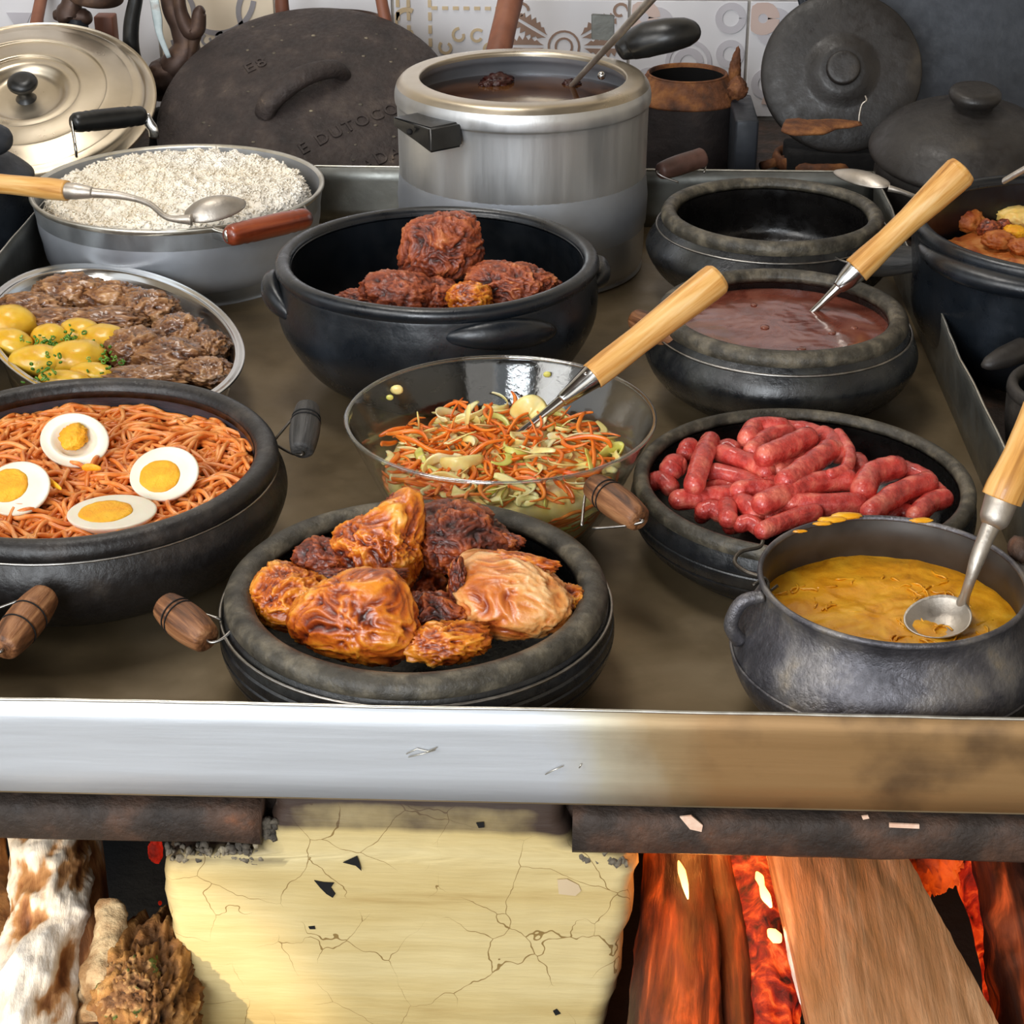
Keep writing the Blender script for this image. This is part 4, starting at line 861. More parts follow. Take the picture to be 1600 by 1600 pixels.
# ---- sausages: crop pixels (x, y) -> photo
SG = 'pink sausages piled in the black pot'
def sausage(pts, label, z=.052, w=33, dz=None, bump_=1):
    P_ = []
    for i, (x, y) in enumerate(pts):
        P_.append(at(980 + x / 2.58, 380 + y / 2.58, z if not dz else dz[i]))
    if len(P_) == 2:
        mid = P_[0].lerp(P_[1], .5) + Vector((0, random.uniform(.001, .004), random.uniform(0, .003))); P_ = [P_[0], mid, P_[1]]
    Q = smooth_pts(P_, 9); n = len(Q); r = w * .5 * mpx(980 + pts[0][0] / 2.58, 380 + pts[0][1] / 2.58, z); L_ = (Q[-1] - Q[0]).length or .02
    # resample the ends so that the caps round off
    d0 = (Q[0] - Q[1]).normalized(); d1 = (Q[-1] - Q[-2]).normalized()
    E = [(-.98, .12), (-.9, .42), (-.7, .72), (-.4, .92)]
    Pn = [Q[0] + d0 * (-r * e * .0 + r * (-e) * .9) for e, _ in E] + Q + [Q[-1] + d1 * (r * (-e) * .9) for e, _ in E[::-1]]
    rr = [r * k for _, k in E] + [r] * n + [r * k for _, k in E[::-1]]
    sd = pts[0][0] * .37
    rr = [q * (1 + .06 * noise.noise(Vector((i * .35 + sd, 0, 0)))) for i, q in enumerate(rr)]
    g_ = G().tube(Pn, rr, 18, nz=.035, nsc=160)
    return tag(g_.build('sausage', M['sausage']), label, 'sausage', SG)
SL = [
 ([(335, 800), (270, 975)], 'sausage standing upright at the left of the pile', .064, 33),
 ([(200, 900), (175, 915)], 'round sausage end facing forward at the far left', .058, 37),
 ([(262, 830), (235, 850)], 'sausage end behind the upright left sausage', .058, 30),
 ([(110, 960), (175, 985)], 'sausage tip emerging at the left inside wall of the pot', .050, 30),
 ([(385, 850), (470, 880), (560, 925)], 'glossy sausage lying just right of the upright one', .062, 33),
 ([(350, 925), (450, 950), (530, 985)], 'sausage below the glossy left one, sloping right', .056, 32),
 ([(205, 1035), (320, 1025), (430, 1015)], 'long sausage low on the left front', .053, 34),
 ([(335, 988), (415, 985)], 'short sausage bit above the long low left one', .050, 24),
 ([(400, 1060), (408, 1115)], 'sausage end pointing at the front rim', .053, 31),
 ([(485, 790), (520, 745), (620, 745)], 'curled sausage topping the back of the pile', .068, 34),
 ([(555, 860), (640, 825), (725, 785)], 'large sausage crossing the back of the pile', .074, 38),
 ([(505, 840), (560, 790), (640, 765)], 'sausage tucked under the large crossing one', .066, 32),
 ([(640, 750), (730, 760), (800, 790)], 'reddish sausage at the very back of the pile', .064, 30),
 ([(612, 915), (680, 880), (740, 850)], 'sausage in the middle shaded by a paler one', .062, 30),
 ([(640, 960), (740, 890), (815, 835)], 'pale thick sausage slanting through the middle', .072, 38),
 ([(790, 775), (830, 800), (850, 850)], 'short sausage at the top right of the middle cluster', .068, 32),
 ([(850, 770), (895, 840), (880, 910), (820, 935)], 'thin sausage bent like a hook at the back right', .072, 20),
 ([(925, 875), (950, 930)], 'sausage peeking out behind the bent hook one', .058, 26),
 ([(545, 1050), (640, 1010), (780, 965), (885, 955)], 'longest sausage lying across the centre front', .066, 38),
 ([(660, 1050), (790, 1055), (930, 1050)], 'straight sausage lying level under the longest one', .060, 37),
 ([(545, 1160), (650, 1115), (755, 1085)], 'sausage slanting down to the cauldron rim', .060, 30),
 ([(450, 1000), (570, 995)], 'pale sausage behind the long centre front one', .058, 34),
 ([(455, 1050), (515, 1095)], 'sausage wedged left below the longest one', .054, 34),
 ([(950, 1000), (985, 935), (1080, 905)], 'thick sausage with puckered end at the right', .066, 42),
 ([(1090, 910), (1200, 950)], 'sausage behind the thick puckered one', .058, 32),
 ([(985, 1085), (1090, 1010), (1210, 965)], 'thick sausage slanting along the right front', .064, 38),
 ([(1165, 1100), (1215, 1050), (1275, 1030)], 'last sausage at the far right of the pile', .058, 34),
 ([(1060, 1098), (1150, 1102)], 'sausage mostly hidden by the cauldron rim at right', .050, 32),
 ([(1090, 1052), (1170, 1035)], 'sausage under the right front slanting one', .052, 30),
 ([(455, 1135), (535, 1150)], 'small sausage portion low beside the slanting rim sausage', .050, 28),
 ([(575, 1105), (640, 1085)], 'sausage end under the straight level one', .052, 28),
 ([(305, 1080), (375, 1090)], 'dark red sausage low at the front left rim', .048, 30),
 ([(375, 835), (445, 845)], 'sausage hidden at back between upright and curled ones', .054, 26),
 ([(555, 965), (600, 985)], 'little sausage end in the centre hollow', .056, 28),
 ([(1215, 990), (1262, 1010)], 'sausage tip with knotted skin at the far right', .056, 26),
]
for p_, l_, z_, w_ in SL: sausage(p_, l_, z_ - .004, w_)
for i in range(13):                                        # the layer that carries the pile
    a_ = random.uniform(0, 2 * math.pi); rr_ = Rs * .70 * math.sqrt(random.random()); th_ = random.uniform(0, math.pi)
    c = Vector((cs.x + rr_ * math.cos(a_), cs.y + rr_ * math.sin(a_) * .9, .030)); d = Vector((math.cos(th_), math.sin(th_), 0)) * .022
    Q = smooth_pts([c - d, c + Vector((0, 0, .002)), c + d], 6)
    tag(G().tube(Q, [.0075 * math.sin(math.pi * (i_ + .6) / (len(Q) + .2)) ** .4 for i_ in range(len(Q))], 12, nz=.03, nsc=160).build('sausage', M['sausage']),
        'pink sausage of the bottom layer glimpsed between the upper ones', 'sausage', 'sausages of the bottom layer')

# ---- spaghetti
zn = .066
sp = G()
def mound(x, y): return zn + .006 * noise.noise(Vector((x * 18, y * 18, 0))) + .004 * noise.noise(Vector((x * 50, y * 50, 3)))
Rf_ = Rn * .895
for i in range(430):
    a_ = random.uniform(0, 2 * math.pi); r_ = Rf_ * math.sqrt(random.random()); x, y = cn.x + r_ * math.cos(a_), cn.y + r_ * math.sin(a_)
    h_ = random.uniform(0, 2 * math.pi); cur = random.uniform(-28, 28); lay = random.uniform(-.006, .004); P_ = []
    for k in range(random.randint(22, 42)):
        P_.append(Vector((x, y, mound(x, y) + lay + .0025 * math.sin(k * .5 + i))))
        h_ += cur * .0045 + random.uniform(-.12, .12); cur += random.uniform(-7, 7); cur = max(-52, min(52, cur))
        nx, ny = x + .0045 * math.cos(h_), y + .0045 * math.sin(h_)
        if (nx - cn.x) ** 2 + (ny - cn.y) ** 2 > Rf_ ** 2: h_ += 1.2; continue
        x, y = nx, ny
    if len(P_) > 4 and all((b - a).length > 1e-5 for a, b in zip(P_, P_[1:])): sp.tube(smooth_pts(P_, 2), .0018, 6)
# the long strand arching over the upper egg
sp.tube(smooth_pts([at(62, 678, .068), at(82, 655, .080), at(115, 647, .086), at(158, 650, .084)], 6), .0016, 6)
spn = sp.build('spaghetti', M['noodle']); tag(spn, 'orange-red tomato spaghetti filling the charcoal pot', 'pasta', None, 'stuff')
sb = G().lathe([(.0004, 0), (Rn * .87, 0), (Rn * .87, -.02), (.0004, -.03)], (cn.x, cn.y, zn - .0075), 60).build('tomato_sauce', M['sauce_base'], spn)
# ---- halved eggs
EG = 'halved boiled eggs on the spaghetti'
def egg(label, px, py, z, wpx, hpx, ang, tilt, yoff=(0, 0), yr=.58, hollow=False):
    k = mpx(px, py, z) * 1.16; a, b = wpx * .5 * k, hpx * .5 * k; c = at(px, py, z)
    root = thing('halved_egg', label, 'egg', c, EG)
    m_ = Matrix.Translation(c) @ Euler((tilt[0], tilt[1], 0)).to_matrix().to_4x4() @ Matrix.Rotation(R_(ang), 4, 'Z')
    def out(t): return 1 + .10 * math.cos(t) + .02 * math.cos(2 * t)
    prof = [(.0004, -.62), (.35, -.58), (.62, -.48), (.84, -.3), (.97, -.1), (1, -.02), (.985, .01), (.95, .018), (.7, .016)]
    if hollow: prof += [(.60, .012), (.5, -.10), (.3, -.16), (.0004, -.18)]
    else: prof += [(.0004, .014)]
    g_ = G().lathe([(r, z_ * 1.0) for r, z_ in prof], (0, 0, 0), 48, fn=lambda r, z_, t: (r * out(t), z_))
    g_.V = [m_ @ Vector((v.x * a, v.y * b, v.z * b)) for v in g_.V]; g_.build('egg_white', M['eggwhite'], root)
    if not hollow:
        g_ = G().lathe([(.0004, -.05), (.9, -.05), (1, .01), (.96, .045), (.8, .06), (.0004, .07)], (0, 0, 0), 40, fn=lambda r, z_, t: (r * yr * (1 + .05 * noise.noise(Vector((math.cos(t) * 2 + px, math.sin(t) * 2, 0)))), z_))
        g_.V = [m_ @ Vector((v.x * a + yoff[0] * a, v.y * b + yoff[1] * b, v.z * b + .0004 * noise.noise(v * 9))) for v in g_.V]
    else:
        g_ = blob((0, 0, 0), (.44, .36, .20), 4, [((.8, .5, .3), .3, 5)], .35, 2.6, seed=3)
        g_.D = None; g_.V = [m_ @ Vector(((v.x + .1) * a, (v.y + .05) * b, v.z * b + .03 * b)) for v in g_.V]
    g_.build('yolk', M['yolk'], root)
    return root
egg('upper halved egg with crumbled yolk in a hollow white', 113, 690, .082, 86, 96, 60, (R_(28), R_(8)), hollow=True)
egg('plump halved egg with full round yolk near the right side of the spaghetti', 252, 742, .081, 92, 94, 38, (R_(26), 0), (-.06, -.03), .60)
egg('halved egg cut by the left picture edge', 22, 762, .081, 86, 96, 0, (R_(24), R_(4)), (-.2, .05), .62)
egg('halved egg seen edge-on behind the front rim of the spaghetti pot', 168, 800, .075, 118, 92, 8, (R_(4), 0), (-.04, 0), .62)
for pts, l_ in [([(68, 742), (78, 752), (96, 764)], 'curved yolk sliver between left egg and plump egg'), ([(128, 731), (142, 730), (158, 732)], 'straight yolk sliver below the upper egg')]:
    tag(G().tube(smooth_pts([at(x, y, .078) for x, y in pts], 4), [.0012, .0022, .003, .003, .003, .0028, .0024, .0018, .001], 10, flat=(1, .5, (0, 0, 1))).build('yolk_sliver', M['yolk']), l_, 'yolk')

# ---- rice
ZR = .082
rb_ = G(); V, F, D = [], [], []
NR, NA = 46, 120
def riceh(x, y, q): return ZR + .016 * (1 - q ** 2.4) * (.8 + .5 * noise.noise(Vector((x * 11, y * 11, 2)))) + .0055 * noise.fractal(Vector((x * 85, y * 85, 0)), .8, 2, 5) - .018 * max(0, q - .93) / .07 - .014 * math.exp(-((x - cr.x + .05) ** 2 + (y - cr.y + .085) ** 2) / .0009)
Rrc = Rr * .915
for i in range(NR + 1):
    q = i / NR
    for j in range(NA):
        t = 2 * math.pi * j / NA; e = Rrc * q * (1 + .025 * noise.noise(Vector((math.cos(t) * 5, math.sin(t) * 5, 7)))); x, y = cr.x + e * math.cos(t), cr.y + e * math.sin(t)
        V.append((x, y, riceh(x, y, q)))
for i in range(NR):
    for j in range(NA): F.append((i * NA + j, i * NA + (j + 1) % NA, (i + 1) * NA + (j + 1) % NA, (i + 1) * NA + j))
rb_.add(V, F); rob = rb_.build('white_rice', M['rice']); tag(rob, 'fluffy heap of white rice in the aluminium pan', 'rice', None, 'stuff')
gr = G(); V0, F0 = ico(1)
for i in range(10000):
    t = random.uniform(0, 2 * math.pi); q = math.sqrt(random.random()); e = Rrc * q; x, y = cr.x + e * math.cos(t), cr.y + e * math.sin(t)
    m_ = Euler((random.uniform(-.8, .8), random.uniform(-.8, .8), random.uniform(0, 6.28))).to_matrix()
    c = Vector((x, y, riceh(x, y, q) + random.uniform(-.0009, .0010)))
    gr.add([c + m_ @ Vector((v.x * .0034, v.y * .0011, v.z * .0011)) for v in V0[:12]] if 0 else [c + m_ @ Vector(p) for p in ((.0027, 0, 0), (.0014, .0011, 0), (.0014, -.0006, .0010), (.0014, -.0006, -.0010), (-.0014, .0011, 0), (-.0014, -.0006, .0010), (-.0014, -.0006, -.0010), (-.0027, 0, 0))],
           [(0, 1, 2), (0, 2, 3), (0, 3, 1), (1, 4, 5, 2), (2, 5, 6, 3), (3, 6, 4, 1), (7, 5, 4), (7, 6, 5), (7, 4, 6)])
o = gr.build('rice_grains', M['rice'], rob); o['kind'] = 'stuff'

# ---- cream, bean broth, broth bits
V, F = [], []
def disc(c, R, z, name, m_, label, cat, amp_, fq_, seed, kind='stuff', nr=40, na=110, edge=None):
    V, F = [], []
    for i in range(nr + 1):
        q = i / nr
        for j in range(na):
            t = 2 * math.pi * j / na; x, y = c.x + R * q * math.cos(t), c.y + R * q * math.sin(t)
            V.append((x, y, z + amp_ * noise.fractal(Vector((x * fq_ + seed, y * fq_, 0)), .7, 2, 4) + (edge * max(0, q - .95) / .05 if edge else 0)))
    for i in range(nr):
        for j in range(na): F.append((i * na + j, i * na + (j + 1) % na, (i + 1) * na + (j + 1) % na, (i + 1) * na + j))
    o = G().add(V, F).build(name, m_); tag(o, label, cat, None, kind); return o
crm = disc(cy, Ry * .985, .068, 'corn_cream', M['puree'], 'thick yellow corn cream in the iron cauldron', 'cream', .0016, 45, 3)
g_ = G()
for i in range(60):
    a_ = random.uniform(0, 6.28); r_ = Ry * .85 * math.sqrt(random.random()); x, y = cy.x + r_ * math.cos(a_), cy.y + r_ * math.sin(a_); h_ = random.uniform(0, 6.28); P_ = []
    for k in range(7):
        P_.append(Vector((x, y, .0682 + .0006 * math.sin(k)))); h_ += random.uniform(-.6, .6); x += .0022 * math.cos(h_); y += .0022 * math.sin(h_)
    g_.tube(P_, .0007, 5)
o = g_.build('cream_fibres', M['puree'], crm); o['kind'] = 'stuff'
bb = disc(cb, Rb * .885, .069, 'bean_broth', M['bean'], 'reddish brown bean broth with a thin skin in the dark pot', 'broth', .0004, 30, 9)
for (x, y, s_) in [(1195, 511, .004), (1178, 476, .003), (1252, 545, .004), (1300, 520, .0035), (1335, 512, .003)]:
    V, F = ico(3); G().add([Vector((v.x * s_, v.y * s_ * 1.2, v.z * s_ * .35)) + at(x, y, .0693) for v in V], F).build('bean', M['bean'], bb)
for (x, y, s_, l_) in [(778, 128, .016, 'dark meat clump floating left in the broth'), (893, 131, .009, 'dark meat scrap beside the ladle in the broth'), (760, 133, .008, 'small dark scrap left of the meat clump in the broth')]:
    tag(blob(at(x, y, .168), (s_, s_, s_ * .5), 4, amp=.5, fq=3, seed=x, fine=.15).build('meat_scrap', M['darkbit']), l_, 'meat')
# dried specks on the cooker inner wall
# ---- salad
bc = Vector((ps0.x, ps0.y, 0))
def inr(z): return RS * (.58 + (.86 - .58) * ((z - .008) / (.065 - .008)) ** .9) if z > .008 else RS * .5
zt_ = .056
core = G().lathe([(.0004, .0065), (RS * .56, .009), (inr(.02) * .985, .02), (inr(.035) * .985, .035), (inr(.048) * .97, .048), (RS * .72, .058), (RS * .4, .064), (.0004, .066)], bc, 72, fn=lambda r, z, t: (r * (1 - .02 * abs(noise.noise(Vector((math.cos(t) * 9, math.sin(t) * 9, z * 90))))), z + .003 * noise.noise(Vector((r * 60 * math.cos(t), r * 60 * math.sin(t), 0)))))
cob = core.build('shredded_cabbage', M['cabbage']); tag(cob, 'pale shredded cabbage filling the glass bowl', 'salad', None, 'stuff')
def shreds(n, rng, L, wd, m_, name, root=None, side=0, fl=.28, lift=.006, curl=6):
    g_ = G()
    for i in range(n):
        t = random.uniform(0, 6.28)
        if random.random() < side:
            z = random.uniform(.012, .05); e = inr(z) * .965; x, y = bc.x + e * math.cos(t), bc.y + e * math.sin(t); h_ = t + math.pi / 2 + random.choice((0, math.pi)); P_ = []; k_ = int(L / .006)
            tt = t
            for k in range(max(4, k_)):
                e = inr(z) * .965; P_.append(Vector((bc.x + e * math.cos(tt), bc.y + e * math.sin(tt), z))); tt += .006 / e; z = min(.05, max(.01, z + random.uniform(-.003, .003)))
        else:
            r_ = RS * rng * math.sqrt(random.random()); x, y = bc.x + r_ * math.cos(t), bc.y + r_ * math.sin(t); h_ = random.uniform(0, 6.28); P_ = []; cu = random.uniform(-.3, .3) * curl / 6; dz = random.uniform(-.0015, .0016)
            z = .060 + lift * random.random() * (1 - (r_ / RS) ** 2) + .004
            for k in range(max(4, int(L / .006 * random.uniform(.6, 1.2)))):
                q = math.hypot(x - bc.x, y - bc.y) / RS; zz = z + dz * k + .0015 * math.sin(k * .9 + i) - .012 * max(0, q - .55)
                P_.append(Vector((x, y, max(.05, zz)))); h_ += cu + random.uniform(-.15, .15); x += .0058 * math.cos(h_); y += .0058 * math.sin(h_)
                if math.hypot(x - bc.x, y - bc.y) > RS * .80: break
        if len(P_) < 4: continue
        Q = smooth_pts(P_, 2); w_ = wd * random.uniform(.7, 1.25)
        g_.tube(Q, [w_ * math.sin(math.pi * (j + .5) / len(Q)) ** .35 for j in range(len(Q))], 6, flat=(1, fl, Vector((random.uniform(-1, 1), random.uniform(-1, 1), random.uniform(-.3, .6))).normalized()))
    o = g_.build(name, m_, root)
    if not root: tag(o, {'carrot_shreds': 'orange carrot shreds tossed over the cabbage in the glass bowl', 'cabbage_ribbons': 'pale cabbage ribbons on top of the salad', 'green_cabbage': 'yellow-green cabbage ribbons among the salad'}[name], 'salad')
    o['kind'] = 'stuff'; return o
shreds(330, .76, .062, .0019, M['carrot'], 'carrot_shreds', None, .34, .6, curl=9)
shreds(170, .78, .050, .0034, M['cabbage'], 'cabbage_ribbons', None, .25, .16, .008, curl=14)
shreds(46, .80, .044, .0032, M['cabbagegreen'], 'green_cabbage', None, .35, .16, .007, curl=14)
def strip(pts, wd, m_, name, label, fl=.3, z=.07, up=(0, 0, 1)):
    P_ = smooth_pts([at(p[0], p[1], p[2] if len(p) > 2 else z) for p in pts], 5)
    tag(G().tube(P_, [wd * math.sin(math.pi * (j + .6) / (len(P_) + .2)) ** .5 for j in range(len(P_))], 8, flat=(1, fl, up)).build(name, m_), label, 'salad')
strip([(592, 682, .066), (615, 672, .07), (645, 668, .068)], .0022, M['carrot'], 'carrot_strip', 'carrot strip reaching to the far left of the salad', .5)
strip([(880, 688, .074), (920, 682, .078), (948, 688, .076), (955, 700, .07)], .0022, M['carrot'], 'carrot_strip', 'carrot strip arching out at the right of the salad', .5)
strip([(728, 668, .07), (731, 648, .082), (733, 632, .088)], .004, M['cabbage'], 'cabbage_leaf', 'pointed cabbage piece standing up left of centre', .3)
strip([(655, 668, .07), (654, 655, .08), (652, 643, .086)], .0028, M['cabbage'], 'cabbage_leaf', 'thin cabbage tip standing at the left of the salad', .3)
strip([(800, 650, .074), (825, 634, .084), (840, 642, .08), (845, 665, .074)], .009, M['cabbage'], 'cabbage_leaf', 'broad pale cabbage leaf beside the spoon shank', .2)
strip([(762, 662, .076), (768, 640, .084), (756, 632, .086)], .0026, M['carrot'], 'carrot_strip', 'forked carrot strip standing at the top of the salad', .5)
strip([(688, 722, .072), (715, 726, .074), (755, 716, .074)], .006, M['cabbage'], 'cabbage_leaf', 'bright white cabbage rib at the front left of the salad', .35)
strip([(925, 728, .062), (950, 705, .066), (972, 702, .066), (960, 722, .062)], .006, M['cabbagegreen'], 'cabbage_leaf', 'ruffled green cabbage leaf at the right end of the salad', .25)
def onwall(px, py, rr=.93):
    """a point on the far inside of the glass bowl seen at that pixel"""
    lo, hi = .03, .094
    for _ in range(30):
        z = (lo + hi) / 2; p = at(px, py, z); 
        if math.hypot(p.x - bc.x, p.y - bc.y) > RS * (.86 + (.965 - .86) * max(0, z - .065) / .027) * .985: lo = z
        else: hi = z
    return at(px, py, (lo + hi) / 2)
for (x, y, s_, l_) in [(620, 609, .0052, 'square cabbage fleck stuck high on the left of the glass'), (609, 621, .003, 'small green fleck under the square fleck on the glass'), (708, 638, .002, 'tiny cabbage fleck on the glass above the salad'), (855, 585, .0032, 'curved green fleck stuck on the glass beside the spoon')]:
    tag(blob(onwall(x, y), (s_, s_ * .35, s_ * .8), 2, amp=.1, seed=x).build('cabbage_fleck', M['cabbagegreen' if s_ < .004 else 'cabbage']), l_, 'salad')

# ---- oval dish: gravy, meat, potatoes, herbs
GRV = G().lathe([(.0004, 0), (.86, 0), (.80, -.012), (.0004, -.016)], DC + Vector((0, 0, .026)), 90, DA, DB, DR).build('gravy', M['gravy'])
tag(GRV, 'brown gravy pooled in the oval steel dish', 'gravy', None, 'stuff')
MG = 'braised meat pieces in the oval dish'
for (x, y, sx, sy, sz, r_, l_, sd) in [
    (50, 483, 52, 30, 22, 0, 'dark braised meat at the far left back of the dish', 1), (112, 462, 56, 36, 28, -5, 'browned meat mound topping the back of the dish', 2),
    (175, 468, 52, 30, 24, -8, 'glossy dark meat chunk right of the back mound', 3), (232, 482, 46, 34, 24, -20, 'stringy dark meat curl at the back right of the dish', 4),
    (90, 502, 58, 30, 18, 0, 'gravy-coated meat bits above the potatoes', 5), (165, 502, 58, 32, 18, 0, 'dark gravy meat in the middle of the dish', 6),
    (282, 520, 40, 36, 24, -25, 'frayed reddish meat shreds at the right of the dish', 7), (215, 545, 46, 42, 28, 0, 'meat chunk with grainy pink face beside the potatoes', 8),
    (268, 560, 54, 40, 26, -15, 'broad gravy-covered meat slab at the right front', 9), (325, 545, 30, 38, 22, 0, 'frayed meat edge against the right side of the dish', 10),
    (325, 580, 40, 28, 18, -20, 'oily meat bits at the lower right of the dish', 11), (225, 590, 60, 24, 16, 0, 'flat meat in gravy behind the charcoal rim', 12), (20, 500, 30, 22, 14, 0, 'small meat scrap near the left edge of the dish', 13)]:
    piece('braised_meat', l_, 'meat', MG, x, y, .040, sx * 1.15, sy * 1.15, sz * 1.1, M['gravymeat'], r_, 200 + sd * 3, (), .30, 2.2, 5, .10)
PG = 'boiled potatoes in the oval dish'
for (x, y, sx, sy, sz, l_) in [(14, 510, 38, 34, 30, 'large boiled potato cut by the left picture edge, at back'), (16, 537, 32, 26, 22, 'boiled potato below the large left-edge one'),
    (60, 564, 40, 30, 22, 'round boiled potato at the front left'), (78, 528, 26, 24, 20, 'small boiled potato behind the herbs'), (125, 520, 30, 26, 20, 'boiled potato at the back beside the dark meat'),
    (160, 532, 34, 32, 22, 'boiled potato nearest the meat on the right'), (120, 560, 40, 34, 26, 'big boiled potato in the centre of the heap'), (145, 582, 32, 20, 14, 'flat potato slice at the front right of the heap'),
    (100, 592, 36, 16, 12, 'potato peeking over the charcoal rim')]:
    piece('potato', l_, 'potato', PG, x, y, .042, sx * 1.18, sy * 1.1, sz * 1.12, M['potato'], random.uniform(-20, 20), x, (), .10, 1.4, 4, .01)
g_ = G()
for i in range(110):
    if i < 70: x, y = random.gauss(92, 26), random.gauss(535, 12)
    elif i < 90: x, y = random.gauss(165, 12), random.gauss(560, 12)
    else: x, y = random.gauss(65, 16), random.gauss(585, 8)
    c = at(x, y, .051 + random.uniform(-.003, .003)); r_ = random.uniform(.0014, .0032); m_ = Euler((random.uniform(-.9, .9), random.uniform(-.9, .9), random.uniform(0, 6))).to_matrix()
    Vv = []; n = 9
    for k in range(n):
        t = 2 * math.pi * k / n
        for rr_, hh in ((r_, -.0006), (r_, .0006), (r_ * .55, .0006), (r_ * .55, -.0006)): Vv.append(c + m_ @ Vector((rr_ * math.cos(t), rr_ * math.sin(t) * .7, hh)))
    g_.add(Vv, [(k * 4 + q, ((k + 1) % n) * 4 + q, ((k + 1) % n) * 4 + (q + 1) % 4, k * 4 + (q + 1) % 4) for k in range(n) for q in range(4)])
tag(g_.build('chopped_green_onion', M['herb']), 'chopped green onion scattered over the boiled potatoes', 'herbs', None, 'stuff')
# ---- farofa in the right bowl
FG = 'farofa lumps in the right-hand bowl'
fl_ = disc(cf, Rf * .84, .085, 'farofa', M['farofa'], 'crumbly orange-brown farofa in the right-hand clay bowl', 'farofa', .006, 35, 4)
for (x, y, sx, sz, m_, l_) in [(1482, 330, 26, 22, 'farofa', 'reddish farofa lump left of the serving spoon'), (1455, 322, 22, 18, 'beef', 'dark red sausage bit behind the wooden handle tip'), (1512, 345, 26, 18, 'farofa', 'farofa lump under the spoon bowl'),
    (1524, 336, 13, 16, 'eggbit', 'pale egg flake standing in the farofa'), (1545, 357, 18, 14, 'beef', 'brown bean-like lump in front of the egg'), (1568, 352, 12, 10, 'beef', 'small round brown lump near the egg'),
    (1590, 338, 34, 16, 'eggbit', 'scrambled egg patch at the right picture edge'), (1585, 362, 18, 10, 'yolk', 'bright yolk-yellow spot in the farofa'), (1560, 375, 26, 14, 'farofa', 'orange farofa lump by the bowl rim'), (1598, 385, 22, 12, 'farofa', 'farofa lump lowest at the right picture edge')]:
    piece('farofa_lump', l_, 'farofa', FG, x, y, .092, sx, sx * .9, sz, M[m_], 0, x, (), .30, 2.2, 4)
# ================================================================ UTENSILS
def spoon(name, label, cat, bowl, tip, shank, rs, fer, rf, hand, rh, mb='dull', mh='wood', up=(0, 0, 1), wide=.028, deep=.009, rivet=False, group=None):
    """bowl: centre; tip: far end of the bowl; shank/fer/hand: points along neck, ferrule and handle with radii"""
    bowl, tip = Vector(bowl), Vector(tip); root = thing(name, label, cat, bowl, group)
    f = (tip - bowl); a = f.length; f.normalize(); u = Vector(up); u = (u - f * u.dot(f)).normalized(); s_ = f.cross(u)
    V, F = [], []; nr, na = 12, 40
    for layer in (0, 1):
        for i in range(nr + 1):
            q = i / nr
            for j in range(na):
                t = 2 * math.pi * j / na; wx = 1 + .10 * math.cos(t)
                z = -deep * (1 - q ** 2.2) - (.0011 if layer else 0)
                V.append(bowl + f * (a * q * math.cos(t) * wx * .95) + s_ * (wide * q * math.sin(t)) + u * z)
    n1 = (nr + 1) * na
    for L_ in (0, n1):
        for i in range(nr):
            for j in range(na): F.append((L_ + i * na + j, L_ + i * na + (j + 1) % na, L_ + (i + 1) * na + (j + 1) % na, L_ + (i + 1) * na + j))
    for j in range(na): F.append((nr * na + j, nr * na + (j + 1) % na, n1 + nr * na + (j + 1) % na, n1 + nr * na + j))
    G().add(V, F).build('bowl', M[mb], root)
    P_ = smooth_pts(shank, 7); G().tube(P_, [rint(rs, i / (len(P_) - 1)) for i in range(len(P_))], 14).build('shank', M[mb], root)
    if fer:
        P_ = smooth_pts(fer, 5); G().tube(P_, [rint(rf, i / (len(P_) - 1)) for i in range(len(P_))], 18).build('ferrule', M['steel' if mb == 'steel' else mb], root)
        if rivet:
            V, F = ico(2); d = Vector(fer[0]).lerp(Vector(fer[-1]), .8); o = G().add([v * .0022 + d + Vector((-.0015, -.004, .0062)) for v in V], F).build('rivet', M['steel'], root)
    if hand:
        P_ = smooth_pts(hand, 8); h = G().tube(P_, [rint(rh, i / (len(P_) - 1)) for i in range(len(P_))], 24); h.build('handle', M[mh], root)
    return root
def al(p, q, t): return Vector(p).lerp(Vector(q), t)
# salad spoon
A, B = at(806, 682, .066), at(1122, 434, .165)
spoon('serving_spoon', 'wooden-handled spoon stuck in the salad bowl', 'spoon', al(A, B, -.16), al(A, B, -.34), [al(A, B, -.05), al(A, B, .12), al(A, B, .24)], [.0030, .0034, .0050],
      [al(A, B, .22), al(A, B, .30), al(A, B, .385)], [.0050, .0075, .0105], [al(A, B, .375), al(A, B, .5), al(A, B, .7), al(A, B, .86), al(A, B, .97), al(A, B, 1.0), al(A, B, 1.012)],
      [.0108, .0112, .0108, .0118, .0128, .0132, .0128, .011, .004], 'steel', 'wood', rivet=True)
# bean spoon
A, B = at(1270, 487, .068), at(1503, 266, .185)
spoon('serving_spoon', 'wooden-handled spoon dipped in the bean broth', 'spoon', al(A, B, -.12), al(A, B, -.26), [al(A, B, -.05), al(A, B, .08), al(A, B, .18)], [.0026, .0034, .0052],
      [al(A, B, .17), al(A, B, .22), al(A, B, .30)], [.0055, .0085, .0112], [al(A, B, .295), al(A, B, .42), al(A, B, .6), al(A, B, .8), al(A, B, .95), al(A, B, 1.0), al(A, B, 1.02)],
      [.0128, .0122, .0108, .0112, .0132, .0145, .0148, .0132, .004], 'steel', 'wood')
